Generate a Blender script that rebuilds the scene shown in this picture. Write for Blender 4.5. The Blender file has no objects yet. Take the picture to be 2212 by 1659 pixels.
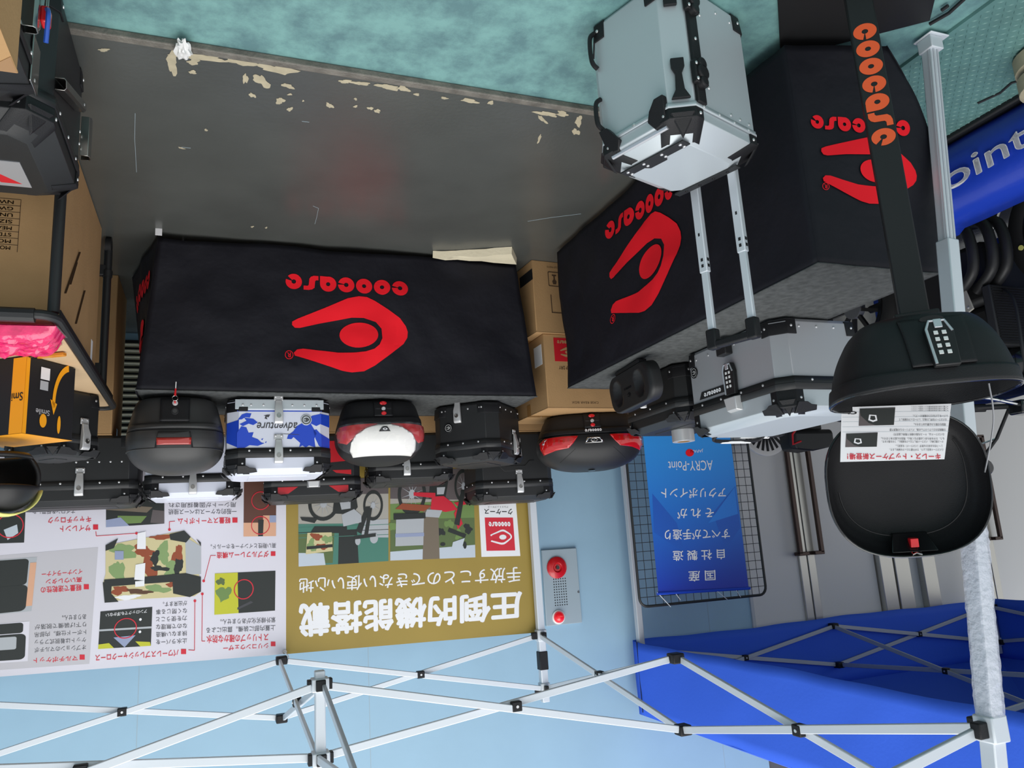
import bpy, bmesh, math, random
import numpy as np
from mathutils import Vector, Matrix, noise
random.seed(7)
SC = bpy.context.scene
COL = SC.collection
PI = math.pi

# ------------------------------------------------------------------ camera
# photograph frame 2212 x 1659, taken with the phone upside down
FPX, EYE = 1661.0, 1.5
_d = np.array([507.0, 7915.0, FPX]); _d /= np.linalg.norm(_d); _up = -_d
_fw = np.array([0, 0, 1.0]); _Y = _fw - _up * _fw.dot(_up); _Y /= np.linalg.norm(_Y)
_X = np.cross(_Y, _up)
if _X[0] < 0: _X = -_X
_a = math.radians(21.35)
_R = np.array([[math.cos(_a), -math.sin(_a), 0], [math.sin(_a), math.cos(_a), 0], [0, 0, 1]])
CM = _R @ np.array([_X, _Y, _up])
EYEP = np.array([0, 0, EYE])
cam_data = bpy.data.cameras.new('camera'); cam = bpy.data.objects.new('camera', cam_data); COL.objects.link(cam)
cam_data.sensor_width = 36.0; cam_data.lens = FPX / 2212 * 36.0; cam_data.clip_start = 0.02
mw = Matrix.Identity(4)
for i in range(3):
    mw[i][0] = -CM[i, 0]; mw[i][1] = CM[i, 1]; mw[i][2] = -CM[i, 2]; mw[i][3] = EYEP[i]
cam.matrix_world = mw
SC.camera = cam

# ------------------------------------------------------------------ light
SC.view_settings.view_transform = 'Standard'
SC.view_settings.look = 'None'
SC.view_settings.gamma = 1.0
SC.view_settings.use_curve_mapping = False
SC.view_settings.exposure = 0.0
W = bpy.data.worlds.new('daylight'); SC.world = W; W.use_nodes = True
wn = W.node_tree.nodes; wl = W.node_tree.links
bg = wn['Background']; bg.inputs[1].default_value = 0.62
tc = wn.new('ShaderNodeTexCoord'); sx = wn.new('ShaderNodeSeparateXYZ'); rp = wn.new('ShaderNodeValToRGB')
wl.new(tc.outputs['Generated'], sx.inputs[0]); wl.new(sx.outputs['Z'], rp.inputs[0]); wl.new(rp.outputs[0], bg.inputs[0])
rp.color_ramp.elements[0].position = 0.0; rp.color_ramp.elements[0].color = (0.80, 0.82, 0.85, 1)
rp.color_ramp.elements[1].position = 0.75; rp.color_ramp.elements[1].color = (0.95, 0.98, 1.0, 1)
# the open street side (behind the camera) is the brighter half of the sky
mr = wn.new('ShaderNodeMapRange'); mr.inputs[1].default_value = -1.0; mr.inputs[2].default_value = 0.6; mr.inputs[3].default_value = 1.15; mr.inputs[4].default_value = 0.55
wl.new(sx.outputs['Y'], mr.inputs[0]); wl.new(mr.outputs[0], bg.inputs[1])
def area(name, loc, target, size, energy, color, sizey=None):
    l = bpy.data.lights.new(name, 'AREA'); l.shape = 'RECTANGLE'; l.size = size; l.size_y = sizey or size
    l.energy = energy; l.color = color
    o = bpy.data.objects.new(name, l); COL.objects.link(o); o.location = loc
    o.rotation_euler = (Vector(target) - Vector(loc)).to_track_quat('-Z', 'Y').to_euler()
    return o
area('skylight', (-0.6, 1.2, 5.6), (-0.6, 3.2, 0.6), 5.0, 260, (1.0, 0.99, 0.97))

# ------------------------------------------------------------------ helpers
def ray(px, py): return CM @ np.array([(1106 - px) / FPX, (829.5 - py) / FPX, 1.0])
def ony(px, py, y): r = ray(px, py); return EYEP + r * (y / r[1])
def onx(px, py, x): r = ray(px, py); return EYEP + r * (x / r[0])
def onz(px, py, z): r = ray(px, py); return EYEP + r * ((z - EYE) / r[2])
def lin(c): return tuple(((v / 255 + 0.055) / 1.055) ** 2.4 if v > 10 else v / 255 / 12.92 for v in c)

MATS = {}
def mat(name, rgb, rough=0.5, metal=0.0, bump=0.0, bscale=60.0, var=0.0, vscale=6.0, spec=0.5, coat=0.0, trans=0.0, alpha=1.0, emit=None):
    m = bpy.data.materials.new(name); m.use_nodes = True
    nt = m.node_tree; b = nt.nodes['Principled BSDF']; c = lin(rgb)
    b.inputs['Base Color'].default_value = (*c, 1); b.inputs['Roughness'].default_value = rough
    b.inputs['Metallic'].default_value = metal; b.inputs['Specular IOR Level'].default_value = spec
    b.inputs['Coat Weight'].default_value = coat; b.inputs['Transmission Weight'].default_value = trans
    b.inputs['Alpha'].default_value = alpha
    if emit: b.inputs['Emission Color'].default_value = (*lin(rgb), 1); b.inputs['Emission Strength'].default_value = emit
    t = None
    if bump or var: t = nt.nodes.new('ShaderNodeTexCoord')
    if var:
        n = nt.nodes.new('ShaderNodeTexNoise'); n.inputs['Scale'].default_value = vscale; n.inputs['Detail'].default_value = 6
        r = nt.nodes.new('ShaderNodeValToRGB'); nt.links.new(t.outputs['Object'], n.inputs['Vector']); nt.links.new(n.outputs['Fac'], r.inputs[0])
        r.color_ramp.elements[0].position = 0.3; r.color_ramp.elements[0].color = (*[max(0, v * (1 - var)) for v in c], 1)
        r.color_ramp.elements[1].position = 0.7; r.color_ramp.elements[1].color = (*[min(1, v * (1 + var)) for v in c], 1)
        nt.links.new(r.outputs[0], b.inputs['Base Color'])
    if bump:
        n = nt.nodes.new('ShaderNodeTexNoise'); n.inputs['Scale'].default_value = bscale; n.inputs['Detail'].default_value = 4
        bp = nt.nodes.new('ShaderNodeBump'); bp.inputs['Strength'].default_value = bump; bp.inputs['Distance'].default_value = 0.01
        nt.links.new(t.outputs['Object'], n.inputs['Vector']); nt.links.new(n.outputs['Fac'], bp.inputs['Height']); nt.links.new(bp.outputs[0], b.inputs['Normal'])
    MATS[name] = m
    return m

mat('black_plastic', (29, 29, 31), 0.48, spec=0.3, bump=0.15, bscale=400)
mat('black_gloss', (16, 17, 19), 0.18, coat=0.4)
mat('black_matte', (27, 28, 31), 0.6, bump=0.12, bscale=500)
mat('black_satin', (32, 32, 33), 0.42, spec=0.35, bump=0.05, bscale=500)
mat('charcoal_plastic', (50, 50, 50), 0.42, bump=0.08, bscale=500)
mat('black_powder', (33, 34, 35), 0.48, bump=0.1, bscale=600)
mat('silver_panel', (192, 200, 204), 0.42, metal=0.3, bump=0.02, bscale=300)
mat('silver_bright', (205, 207, 212), 0.32, metal=0.6)
mat('white_panel', (222, 226, 240), 0.35)
mat('titan_panel', (172, 174, 178), 0.42, metal=0.3)
mat('latch_metal', (206, 206, 206), 0.36, metal=0.45)
mat('steel', (170, 168, 164), 0.25, metal=1.0)
mat('chrome', (215, 215, 215), 0.12, metal=1.0)
mat('rivet_metal', (225, 225, 225), 0.3, metal=0.7)
mat('rivet_dark', (35, 35, 36), 0.35, metal=0.5)
mat('tent_aluminium', (212, 218, 224), 0.42, metal=0.2)
mat('tent_shade', (188, 192, 198), 0.45, metal=0.1)
mat('black_fabric', (22, 22, 30), 0.66, bump=1.0, bscale=7, spec=0.3)
mat('grey_felt', (86, 88, 88), 0.95, bump=0.5, bscale=300, var=0.25, vscale=40, spec=0.1)
mat('red_print', (250, 30, 44), 0.75, spec=0.2)
mat('orange_print', (236, 92, 42), 0.6)
mat('red_plastic', (205, 24, 32), 0.25, coat=0.3)
mat('red_lens', (190, 20, 22), 0.12, coat=0.8)
mat('dark_red_lens', (170, 44, 36), 0.15, coat=0.8)
mat('red_paint', (196, 34, 44), 0.35)
mat('white_paint', (235, 233, 228), 0.4)
mat('white_plastic', (228, 228, 226), 0.35)
mat('white_print', (240, 240, 242), 0.6)
mat('black_print', (22, 22, 24), 0.6)
mat('grey_print', (70, 70, 74), 0.6)
mat('blue_print', (34, 74, 200), 0.4)
mat('cardboard', (176, 140, 98), 0.85, bump=0.1, bscale=120, var=0.05, vscale=8, spec=0.15)
mat('cardboard_print', (78, 56, 36), 0.85)
mat('packing_tape', (160, 118, 70), 0.2, coat=0.4)
mat('plywood', (206, 176, 138), 0.6, var=0.06, vscale=10)
mat('pink_plastic', (232, 40, 106), 0.18, coat=0.5, bump=0.6, bscale=25, var=0.2, vscale=14)
mat('yellow_card', (250, 168, 24), 0.45)
mat('yellow_stripe', (226, 222, 130), 0.4)
mat('orange_plastic', (214, 136, 44), 0.35)
mat('blue_plastic', (44, 90, 190), 0.3)
mat('cream_cloth', (222, 212, 184), 0.9, bump=0.2, bscale=80)
mat('tire_rubber', (20, 20, 21), 0.7)
mat('brown_handle', (66, 50, 44), 0.3, metal=0.5)
mat('stainless', (196, 194, 186), 0.34, metal=0.75)
mat('lead_grey', (120, 122, 126), 0.4, metal=0.6)

# ---- mesh building
def obj(name, bm, m=None, parent=None, loc=None, rot=None, bevel=0.0, segs=2, smooth=35, solid=0.0, sub=0, offset=0.0):
    me = bpy.data.meshes.new(name)
    if isinstance(bm, bpy.types.Mesh): bpy.data.meshes.remove(me); me = bm
    else:
        bm.to_mesh(me); bm.free()
    o = bpy.data.objects.new(name, me); COL.objects.link(o)
    if m is not None: me.materials.clear(); me.materials.append(MATS[m] if isinstance(m, str) else m)
    if parent is not None: o.parent = parent
    if loc is not None: o.location = loc
    if rot is not None: o.rotation_euler = rot
    if solid:
        s = o.modifiers.new('thickness', 'SOLIDIFY'); s.thickness = solid; s.offset = offset
    if sub:
        s = o.modifiers.new('subdivision', 'SUBSURF'); s.levels = sub; s.render_levels = sub
    if bevel:
        b = o.modifiers.new('bevel', 'BEVEL'); b.width = bevel; b.segments = segs; b.limit_method = 'ANGLE'; b.angle_limit = math.radians(28); b.harden_normals = False
    if smooth:
        for p in me.polygons: p.use_smooth = True
        me.set_sharp_from_angle(angle=math.radians(smooth))
    return o
def tag(o, label=None, cat=None, group=None, kind=None):
    if label: o['label'] = label
    if cat: o['category'] = cat
    if group: o['group'] = group
    if kind: o['kind'] = kind
    return o
def thing(name, label, cat, loc=(0, 0, 0), rz=0.0, group=None):
    o = bpy.data.objects.new(name, None); COL.objects.link(o); o.empty_display_size = 0.05
    o.location = loc; o.rotation_euler = (0, 0, rz)
    return tag(o, label, cat, group)
def BM(): return bmesh.new()
def abox(bm, x0, x1, y0, y1, z0, z1, M=None):
    vs = [bm.verts.new((x, y, z)) for z in (z0, z1) for y in (y0, y1) for x in (x0, x1)]
    for f in ((0, 2, 3, 1), (4, 5, 7, 6), (0, 1, 5, 4), (2, 6, 7, 3), (0, 4, 6, 2), (1, 3, 7, 5)): bm.faces.new([vs[i] for i in f])
    if M is not None:
        for v in vs: v.co = M @ v.co
    return vs
def box(name, x0, x1, y0, y1, z0, z1, m, parent=None, bevel=0.002, **k):
    bm = BM(); abox(bm, x0, x1, y0, y1, z0, z1); return obj(name, bm, m, parent, bevel=bevel, **k)
def frame_of(p, q, up=(0, 0, 1)):
    p = Vector(p); q = Vector(q); d = (q - p); L = d.length; d.normalize()
    u = Vector(up)
    if abs(d.dot(u)) > 0.98: u = Vector((1, 0, 0))
    s = d.cross(u).normalized(); t = s.cross(d)
    M = Matrix((s, d, t)).transposed().to_4x4(); M.translation = p
    return M, L
def bar(bm, p, q, w, h, up=(0, 0, 1)):
    M, L = frame_of(p, q, up); abox(bm, -w / 2, w / 2, 0, L, -h / 2, h / 2, M)
def loft(bm, rings, cap0=True, cap1=True, closed=True):
    R = [[bm.verts.new(p) for p in r] for r in rings]; n = len(R[0])
    for a, b in zip(R, R[1:]):
        for i in range(n if closed else n - 1):
            j = (i + 1) % n; bm.faces.new((a[i], a[j], b[j], b[i]))
    if cap0: bm.faces.new(R[0][::-1])
    if cap1: bm.faces.new(R[-1])
    return R
def circ(c, r, axis='z', n=20, ry=None):
    ry = r if ry is None else ry; out = []
    for i in range(n):
        a = 2 * PI * i / n; u, v = r * math.cos(a), ry * math.sin(a)
        out.append({'z': (c[0] + u, c[1] + v, c[2]), 'y': (c[0] + u, c[1], c[2] + v), 'x': (c[0], c[1] + u, c[2] + v)}[axis])
    return out
def cyl(bm, c, r, h, axis='z', n=20, r2=None):
    c = Vector(c); e = {'x': Vector((h, 0, 0)), 'y': Vector((0, h, 0)), 'z': Vector((0, 0, h))}[axis]
    loft(bm, [circ(c, r, axis, n), circ(c + e, r if r2 is None else r2, axis, n)])
    bmesh.ops.recalc_face_normals(bm, faces=bm.faces)
def tube(bm, pts, r, n=10, closed=False, cap=True):
    pts = [Vector(p) for p in pts]; rings = []; N = len(pts); prev = None
    rs = r if isinstance(r, (list, tuple)) else [r] * N
    for i, p in enumerate(pts):
        d = ((pts[(i + 1) % N] - pts[i - 1]) if closed else (pts[min(i + 1, N - 1)] - pts[max(i - 1, 0)])).normalized()
        if prev is None:
            u = Vector((0, 0, 1)) if abs(d.z) < 0.9 else Vector((1, 0, 0)); s = d.cross(u).normalized()
        else:
            s = (prev - d * prev.dot(d)).normalized()
        prev = s; t = d.cross(s)
        rings.append([p + (s * math.cos(2 * PI * k / n) + t * math.sin(2 * PI * k / n)) * rs[i] for k in range(n)])
    if closed: rings.append(rings[0])
    loft(bm, rings, cap0=cap and not closed, cap1=cap and not closed)
    bmesh.ops.recalc_face_normals(bm, faces=bm.faces)
def prism(bm, poly, a0, a1, axis='y'):
    """2-D polygon extruded along an axis: 'y' takes (x,z), 'z' takes (x,y), 'x' takes (y,z)."""
    f = {'y': lambda p, a: (p[0], a, p[1]), 'z': lambda p, a: (p[0], p[1], a), 'x': lambda p, a: (a, p[0], p[1])}[axis]
    loft(bm, [[f(p, a0) for p in poly], [f(p, a1) for p in poly]])
    bmesh.ops.recalc_face_normals(bm, faces=bm.faces)
def smoothpath(pts, k=6):
    pts = [Vector(p) for p in pts]; out = []
    for i in range(len(pts) - 1):
        p0, p1, p2, p3 = pts[max(i - 1, 0)], pts[i], pts[i + 1], pts[min(i + 2, len(pts) - 1)]
        for j in range(k):
            t = j / k
            out.append(0.5 * ((2 * p1) + (p2 - p0) * t + (2 * p0 - 5 * p1 + 4 * p2 - p3) * t * t + (3 * p1 - p0 - 3 * p2 + p3) * t ** 3))
    out.append(pts[-1]); return out
def rrect(x0, x1, y0, y1, r, n=5):
    out = []
    for cx, cy, a0 in ((x1 - r, y1 - r, 0), (x0 + r, y1 - r, 90), (x0 + r, y0 + r, 180), (x1 - r, y0 + r, 270)):
        for i in range(n + 1):
            a = math.radians(a0 + 90 * i / n); out.append((cx + r * math.cos(a), cy + r * math.sin(a)))
    return out

# ---- flat shapes and lettering (2-D meshes that are then laid on a surface)
def flat(loops):
    """triangulated 2-D mesh (bmesh in the xy plane) of closed loops; inner loops cut holes"""
    cu = bpy.data.curves.new('outline', 'CURVE'); cu.dimensions = '2D'; cu.fill_mode = 'FRONT'
    for lp in loops:
        s = cu.splines.new('POLY'); s.points.add(len(lp) - 1); s.use_cyclic_u = True
        for i, p in enumerate(lp): s.points[i].co = (p[0], p[1], 0, 1)
    return _curve_bm(cu)
def _curve_bm(cu):
    o = bpy.data.objects.new('outline', cu); COL.objects.link(o)
    me = bpy.data.meshes.new_from_object(o); bm = BM(); bm.from_mesh(me)
    bpy.data.objects.remove(o); bpy.data.meshes.remove(me); bpy.data.curves.remove(cu)
    return bm
def textflat(s, bold=0.0, spacing=1.0):
    """lettering as a flat mesh; heavier strokes are built by overlaying shifted copies"""
    base = _textflat(s, spacing)
    if bold > 0:
        src = base.copy(); k = 8 if bold > .02 else 4
        for i in range(k):
            c = src.copy(); a = 2 * PI * i / k
            for v in c.verts: v.co.x += bold * math.cos(a); v.co.y += bold * math.sin(a); v.co.z = 3e-5 * (i + 1)
            merge(base, c)
        src.free()
    return base
def _textflat(s, spacing=1.0, bold=0.0):
    cu = bpy.data.curves.new('lettering', 'FONT'); cu.body = s; cu.size = 1.0; cu.fill_mode = 'FRONT'; cu.offset = bold; cu.space_character = spacing
    cu.resolution_u = 4; cu.space_line = 1.25
    return _curve_bm(cu)
def bounds(bm):
    xs = [v.co.x for v in bm.verts]; ys = [v.co.y for v in bm.verts]
    return min(xs), max(xs), min(ys), max(ys)
def unit(bm):
    x0, x1, y0, y1 = bounds(bm)
    for v in bm.verts: v.co = Vector(((v.co.x - x0) / max(x1 - x0, 1e-6), (v.co.y - y0) / max(y1 - y0, 1e-6), v.co.z))
    return bm
def cut(bm, step):
    x0, x1, y0, y1 = bounds(bm)
    for ax, a, b in ((0, x0, x1), (1, y0, y1)):
        k = a + step
        while k < b - 1e-6:
            co = [0, 0, 0]; no = [0, 0, 0]; co[ax] = k; no[ax] = 1
            bmesh.ops.bisect_plane(bm, geom=bm.verts[:] + bm.edges[:] + bm.faces[:], plane_co=co, plane_no=no); k += step
    return bm
def merge(dst, src):
    me = bpy.data.meshes.new('t'); src.to_mesh(me); src.free(); dst.from_mesh(me); bpy.data.meshes.remove(me); return dst
def lay(bm, fn):
    for v in bm.verts: v.co = Vector(fn(v.co.x, v.co.y)) - Vector((0, v.co.z, 0))
    bmesh.ops.recalc_face_normals(bm, faces=bm.faces)
    return bm
def ell(cx, cy, rx, ry=None, n=28, a0=0, a1=360, rot=0.0):
    ry = rx if ry is None else ry; full = (a1 - a0) >= 360; out = []
    for i in range(n if full else n + 1):
        a = math.radians(a0 + (a1 - a0) * i / n); x, y = rx * math.cos(a), ry * math.sin(a)
        out.append((cx + x * math.cos(rot) - y * math.sin(rot), cy + x * math.sin(rot) + y * math.cos(rot)))
    return out
def letter(ch):
    """round heavy lower-case letters one unit high"""
    R, r = 0.5, 0.13
    def ring(a0, a1, h=r):
        o = ell(0.5, 0.5, R, n=30, a0=a0, a1=a1); i = ell(0.5, 0.5, h, n=16, a0=a0, a1=a1); return o + i[::-1]
    if ch == 'o': return [ell(0.5, 0.5, R), ell(0.5, 0.5, r, n=16)]
    if ch == 'c': return [ring(0, 345, 0.14)]
    if ch == 'e': return [ring(-18, 316, 0.14)]
    if ch == 'a': return [[(0.5 + R * math.cos(math.radians(a)), 0.5 + R * math.sin(math.radians(a))) for a in range(278, -1, -12)] + [(1.0, 0.0), (0.62, 0.0)], ell(0.5, 0.5, r, n=16)]
    if ch == 's': return [[(0.0, 0.02), (0.28, 0.02), (0.46, 0.10), (0.56, 0.24), (0.6, 0.66), (0.68, 0.72), (0.92, 0.72), (0.92, 0.99), (0.6, 0.99), (0.38, 0.93), (0.24, 0.8), (0.2, 0.36), (0.12, 0.3), (0.0, 0.3)]]
def word(s='coocase'):
    bm = BM(); x = 0
    for ch in s:
        b = flat(letter(ch))
        for v in b.verts: v.co.x += x
        merge(bm, b); x += 1.1 if ch != 's' else 1.02
    return unit(bm)
_LG = [(890, 597), (1000, 620), (1090, 635), (1150, 645), (1210, 643), (1270, 622), (1298, 590), (1302, 545), (1288, 515), (1262, 494), (1220, 482), (1170, 478), (1080, 475), (980, 484), (905, 494), (875, 490), (858, 473), (863, 458), (885, 452), (990, 420), (1100, 388), (1150, 381), (1210, 387), (1265, 415), (1340, 468), (1410, 520), (1428, 548), (1430, 575), (1420, 602), (1390, 640), (1330, 682), (1265, 722), (1225, 741), (1185, 745), (1130, 736), (1010, 690), (880, 642), (853, 628), (852, 612), (866, 598)]
def logo(ball=True):
    """pointed eye-like emblem in a unit square, apex to the left"""
    f = lambda p: ((1430 - p[0]) / 578.0, (745 - p[1]) / 364.0)
    loops = [[f(p) for p in _LG]]
    bm = flat(loops)
    if ball: merge(bm, flat([[f(p) for p in ell(1185, 561, 96, 60, 36)]]))
    return bm
def rmark():
    bm = flat([ell(0.5, 0.5, 0.5, n=24), ell(0.5, 0.5, 0.42, n=24)]); t = unit(textflat('R', 0.02))
    for v in t.verts: v.co = Vector((0.3 + v.co.x * 0.42, 0.22 + v.co.y * 0.56, 0))
    return merge(bm, t)
def quadmap(q, surf):
    """q = photo-side corners bottom-left, bottom-right, top-right, top-left as seen upright; surf(px,py)->point"""
    def f(u, v):
        x = (1 - v) * ((1 - u) * q[0][0] + u * q[1][0]) + v * ((1 - u) * q[3][0] + u * q[2][0])
        y = (1 - v) * ((1 - u) * q[0][1] + u * q[1][1]) + v * ((1 - u) * q[3][1] + u * q[2][1])
        return surf(x, y)
    return f
# ------------------------------------------------------------------ setting
YW = 5.35          # main wall
def floor_material():
    m = bpy.data.materials.new('teal_paint'); m.use_nodes = True; nt = m.node_tree; b = nt.nodes['Principled BSDF']; L = nt.links
    t = nt.nodes.new('ShaderNodeTexCoord'); n = nt.nodes.new('ShaderNodeTexNoise'); n.inputs['Scale'].default_value = 9; n.inputs['Detail'].default_value = 9; n.inputs['Roughness'].default_value = 0.68
    r = nt.nodes.new('ShaderNodeValToRGB'); L.new(t.outputs['Object'], n.inputs['Vector']); L.new(n.outputs['Fac'], r.inputs[0])
    r.color_ramp.elements[0].position = 0.36; r.color_ramp.elements[0].color = (*lin((92, 128, 131)), 1)
    r.color_ramp.elements[1].position = 0.62; r.color_ramp.elements[1].color = (*lin((122, 167, 163)), 1)
    L.new(r.outputs[0], b.inputs['Base Color']); b.inputs['Roughness'].default_value = 0.5
    bp = nt.nodes.new('ShaderNodeBump'); bp.inputs['Strength'].default_value = 0.25; bp.inputs['Distance'].default_value = 0.01
    L.new(n.outputs['Fac'], bp.inputs['Height']); L.new(bp.outputs[0], b.inputs['Normal']); MATS['teal_paint'] = m
floor_material()
mat('dark_floor_paint', (78, 80, 77), 0.27, bump=0.06, bscale=60, var=0.12, vscale=2.5)
mat('floor_edge', (112, 108, 100), 0.5, bump=0.3, bscale=120, var=0.3, vscale=20)
mat('bare_concrete', (178, 168, 142), 0.8, var=0.12, vscale=30)
mat('blue_wall_paint', (152, 186, 206), 0.55, bump=0.05, bscale=30, var=0.03, vscale=3)
mat('alarm_grey', (160, 176, 184), 0.5)
mat('door_grey', (214, 213, 210), 0.42, bump=0.02, bscale=300)
mat('door_light', (186, 190, 192), 0.4)
mat('tread_teal', (98, 138, 134), 0.45, metal=0.1, var=0.12, vscale=9)
bm = BM(); abox(bm, -9, 5, -3, 9, -0.12, -0.02); tag(obj('floor', bm, 'teal_paint', smooth=0), kind='structure')
bm = BM(); abox(bm, -9, 5, 2.225, 9, -0.02, 0.0); tag(obj('floor_dark', bm, 'dark_floor_paint', smooth=0), kind='structure')
bm = BM(); abox(bm, -9, 5, 2.195, 2.225, -0.02, 0.002); tag(obj('trim_1', bm, 'floor_edge', smooth=0, bevel=0.004), 'worn grey edging along the front of the dark floor', kind='structure')
# worn patches where the dark paint has flaked off the floor
def blob(cx, cy, rx, ry, seed, n=22, rot=0.0):
    rnd = random.Random(seed); ph = [rnd.uniform(0, 6.28) for _ in range(4)]
    out = []
    for i in range(n):
        a = 2 * PI * i / n; k = 1 + 0.22 * math.sin(2 * a + ph[0]) + 0.16 * math.sin(3 * a + ph[1]) + 0.14 * math.sin(5 * a + ph[2]) + 0.08 * math.sin(9 * a + ph[3])
        x, y = rx * k * math.cos(a), ry * k * math.sin(a); out.append((cx + x * math.cos(rot) - y * math.sin(rot), cy + x * math.sin(rot) + y * math.cos(rot)))
    return out
bm = BM()
chips = [((372, 135), 14, 27, 0), ((430, 124), 60, 8, .08), ((520, 133), 40, 9, .1), ((600, 150), 42, 11, .15), ((530, 170), 6, 14, 0), ((418, 134), 16, 7, .1), ((416, 156), 11, 4, 0), ((565, 175), 22, 12, .7), ((622, 186), 14, 6, .3), ((545, 206), 9, 5, .6), ((605, 218), 11, 8, .3), ((626, 236), 7, 5, 0), ((745, 176), 14, 5, .1), ((778, 180), 22, 5, .1), ((838, 188), 26, 7, .12), ((872, 192), 16, 6, .1), ((712, 228), 9, 6, .6), ((768, 230), 5, 3, 0), ((800, 234), 7, 4, 0), ((815, 240), 9, 4, .2), ((768, 214), 4, 3, 0), ((900, 204), 6, 4, 0), ((960, 212), 9, 3, 0), ((1015, 218), 22, 5, .1), ((1060, 222), 9, 4, 0), ((1180, 246), 26, 6, .2), ((1215, 246), 16, 6, .2), ((1250, 262), 9, 12, 0), ((1244, 285), 9, 8, 0), ((1172, 258), 16, 4, .8), ((1165, 300), 12, 3, 2.0), ((445, 281), 4, 3, 0), ((392, 320), 8, 2, .2), ((224, 108), 14, 4, .1), ((545, 490), 4, 2, 0), ((575, 492), 3, 2, 0), ((626, 204), 5, 3, 0), ((655, 218), 3, 2, 0)]
for i, ((x, y), a, b, r) in enumerate(chips):
    lp = [onz(px, py, 0.0012)[:2] for px, py in blob(x, y, a * .85, b * .85, i, rot=r)]
    merge(bm, flat([lp]))
for v in bm.verts: v.co.z = 0.0012 + 0.00001 * (abs(int(v.co.x * 1e4)) % 3)
tag(obj('bare_patch', bm, 'bare_concrete', smooth=0), 'flaked beige bare patches in the dark floor paint', 'floor wear', kind='stuff')
bm = BM()
for pts in (((292, 245), (291, 300), (295, 372)), ((676, 445), (688, 450), (684, 470), (680, 484)), ((392, 318), (412, 320)), ((652, 262), (668, 264)), ((1140, 478), (1190, 470), (1255, 462))):
    tube(bm, [Vector(onz(x, y, 0.0006)) for x, y in pts], 0.0008, 5)
tag(obj('floor_scratch', bm, 'alarm_grey', smooth=0), 'thin pale scratches on the dark floor', 'floor wear', kind='stuff')
# tread plate
bm = BM(); abox(bm, -4.2, -2.16, 0.2, 2.19, -0.02, -0.008)
tp = thing('tread_plate', 'teal painted steel tread plate floor panel under the tent leg', 'floor plate', (0, 0, 0))
tp['kind'] = 'structure'
obj('plate', bm, 'tread_teal', tp, smooth=0)
bm = BM()
for i in range(64):
    for j in range(64):
        x = -3.55 + i * 0.022 + (0.0); y = 0.8 + j * 0.022
        if x > -2.18 or y > 2.17: continue
        a = 0.785 if (i + j) % 2 else -0.785
        M = Matrix.Translation((x, y, -0.008)) @ Matrix.Rotation(a, 4, 'Z')
        vs = [bm.verts.new(M @ Vector(p)) for p in ((-0.0105, 0, 0), (0, -0.0026, 0), (0.0105, 0, 0), (0, 0.0026, 0), (-0.005, 0, 0.0022), (0.005, 0, 0.0022))]
        for f in ((0, 1, 4), (1, 5, 4), (1, 2, 5), (2, 3, 5), (3, 4, 5), (3, 0, 4)): bm.faces.new([vs[k] for k in f])
tag(obj('tread_bar', bm, 'tread_teal', tp, smooth=0), kind='stuff')
bm = BM()
for q in (((2008, 52), (2050, 28), (2085, -4)), ((2112, 222), (2160, 200), (2185, 178), (2208, 172)), ((1972, 312), (2000, 298), (2018, 286)), ((2034, 22), (2048, 12))):
    tube(bm, [Vector(onz(x, y, -0.007)) for x, y in q], [0.006] * len(q), 5)
obj('crack', bm, 'black_matte', tp, smooth=0)

# walls
bm = BM(); abox(bm, -4.02, 4.5, YW, YW + 0.2, -0.02, 3.4); tag(obj('wall_back', bm, 'blue_wall_paint', smooth=0), kind='structure')
bm = BM(); abox(bm, -9, -4.02, YW + 0.04, YW + 0.2, 2.75, 3.4); mat('soffit_grey', (92, 92, 94), .6); tag(obj('wall_back_upper', bm, 'soffit_grey', smooth=0), kind='structure')
bm = BM(); abox(bm, 4.5, 4.7, -3, YW + 0.2, -0.02, 3.4); tag(obj('wall_right', bm, 'blue_wall_paint', smooth=0), kind='structure')
# wall seams
bm = BM()
for X in (-0.95, 0.42): abox(bm, X - 0.0015, X + 0.0015, YW - 0.0012, YW, 1.2, 3.4)
abox(bm, -3.62, -3.617, YW - 0.0012, YW, 0.3, 3.4)
tag(obj('trim_2', bm, 'alarm_grey', smooth=0), 'thin vertical panel joints on the pale blue wall', kind='structure')

# grey double doors at the left of the wall
def wx(px, py): return ony(px, py, YW)[0]
def door(n, x0, xm, x1, lab):
    d = thing('door_%d' % n, lab, 'door', (0, 0, 0)); d['kind'] = 'structure'
    for a, b in ((x0, xm - 0.003), (xm + 0.003, x1)):
        box('leaf', a, b, YW + 0.02, YW + 0.07, -0.0, 2.75, 'door_grey', d, bevel=0.003)
    for s in (-1, 1):
        a, b = sorted((xm + s * 0.006, xm + s * 0.082))
        box('stile', a, b, YW - 0.004, YW + 0.02, 0.0, 2.75, 'stainless', d, bevel=0.004)
        bm = BM(); bx = xm + s * 0.112
        a, b = sorted((bx - 0.019, bx + 0.019))
        abox(bm, a, b, YW - 0.075, YW - 0.045, 0.75, 1.72)
        a2, b2 = sorted((xm + s * 0.03, bx + s * 0.019))
        abox(bm, a2, b2, YW - 0.075, YW - 0.005, 1.705, 1.735); abox(bm, a2, b2, YW - 0.075, YW - 0.005, 0.74, 0.77)
        obj('pull_handle', bm, 'brown_handle', d, bevel=0.004)
    return d
door(1, -5.4, -4.655, -4.05, 'grey double door with brown bar handles behind the red and black case')
door(2, -7.5, -6.78, -6.1, 'grey double door behind the handlebar, at the far left')
for i, (a, b) in enumerate(((-5.56, -5.41), (-5.75, -5.58), (-6.06, -5.9))):
    box('trim_%d' % (3 + i), a, b, YW - 0.03, YW + 0.1, 0, 2.75, 'stainless', bevel=0.006)['kind'] = 'structure'
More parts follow.
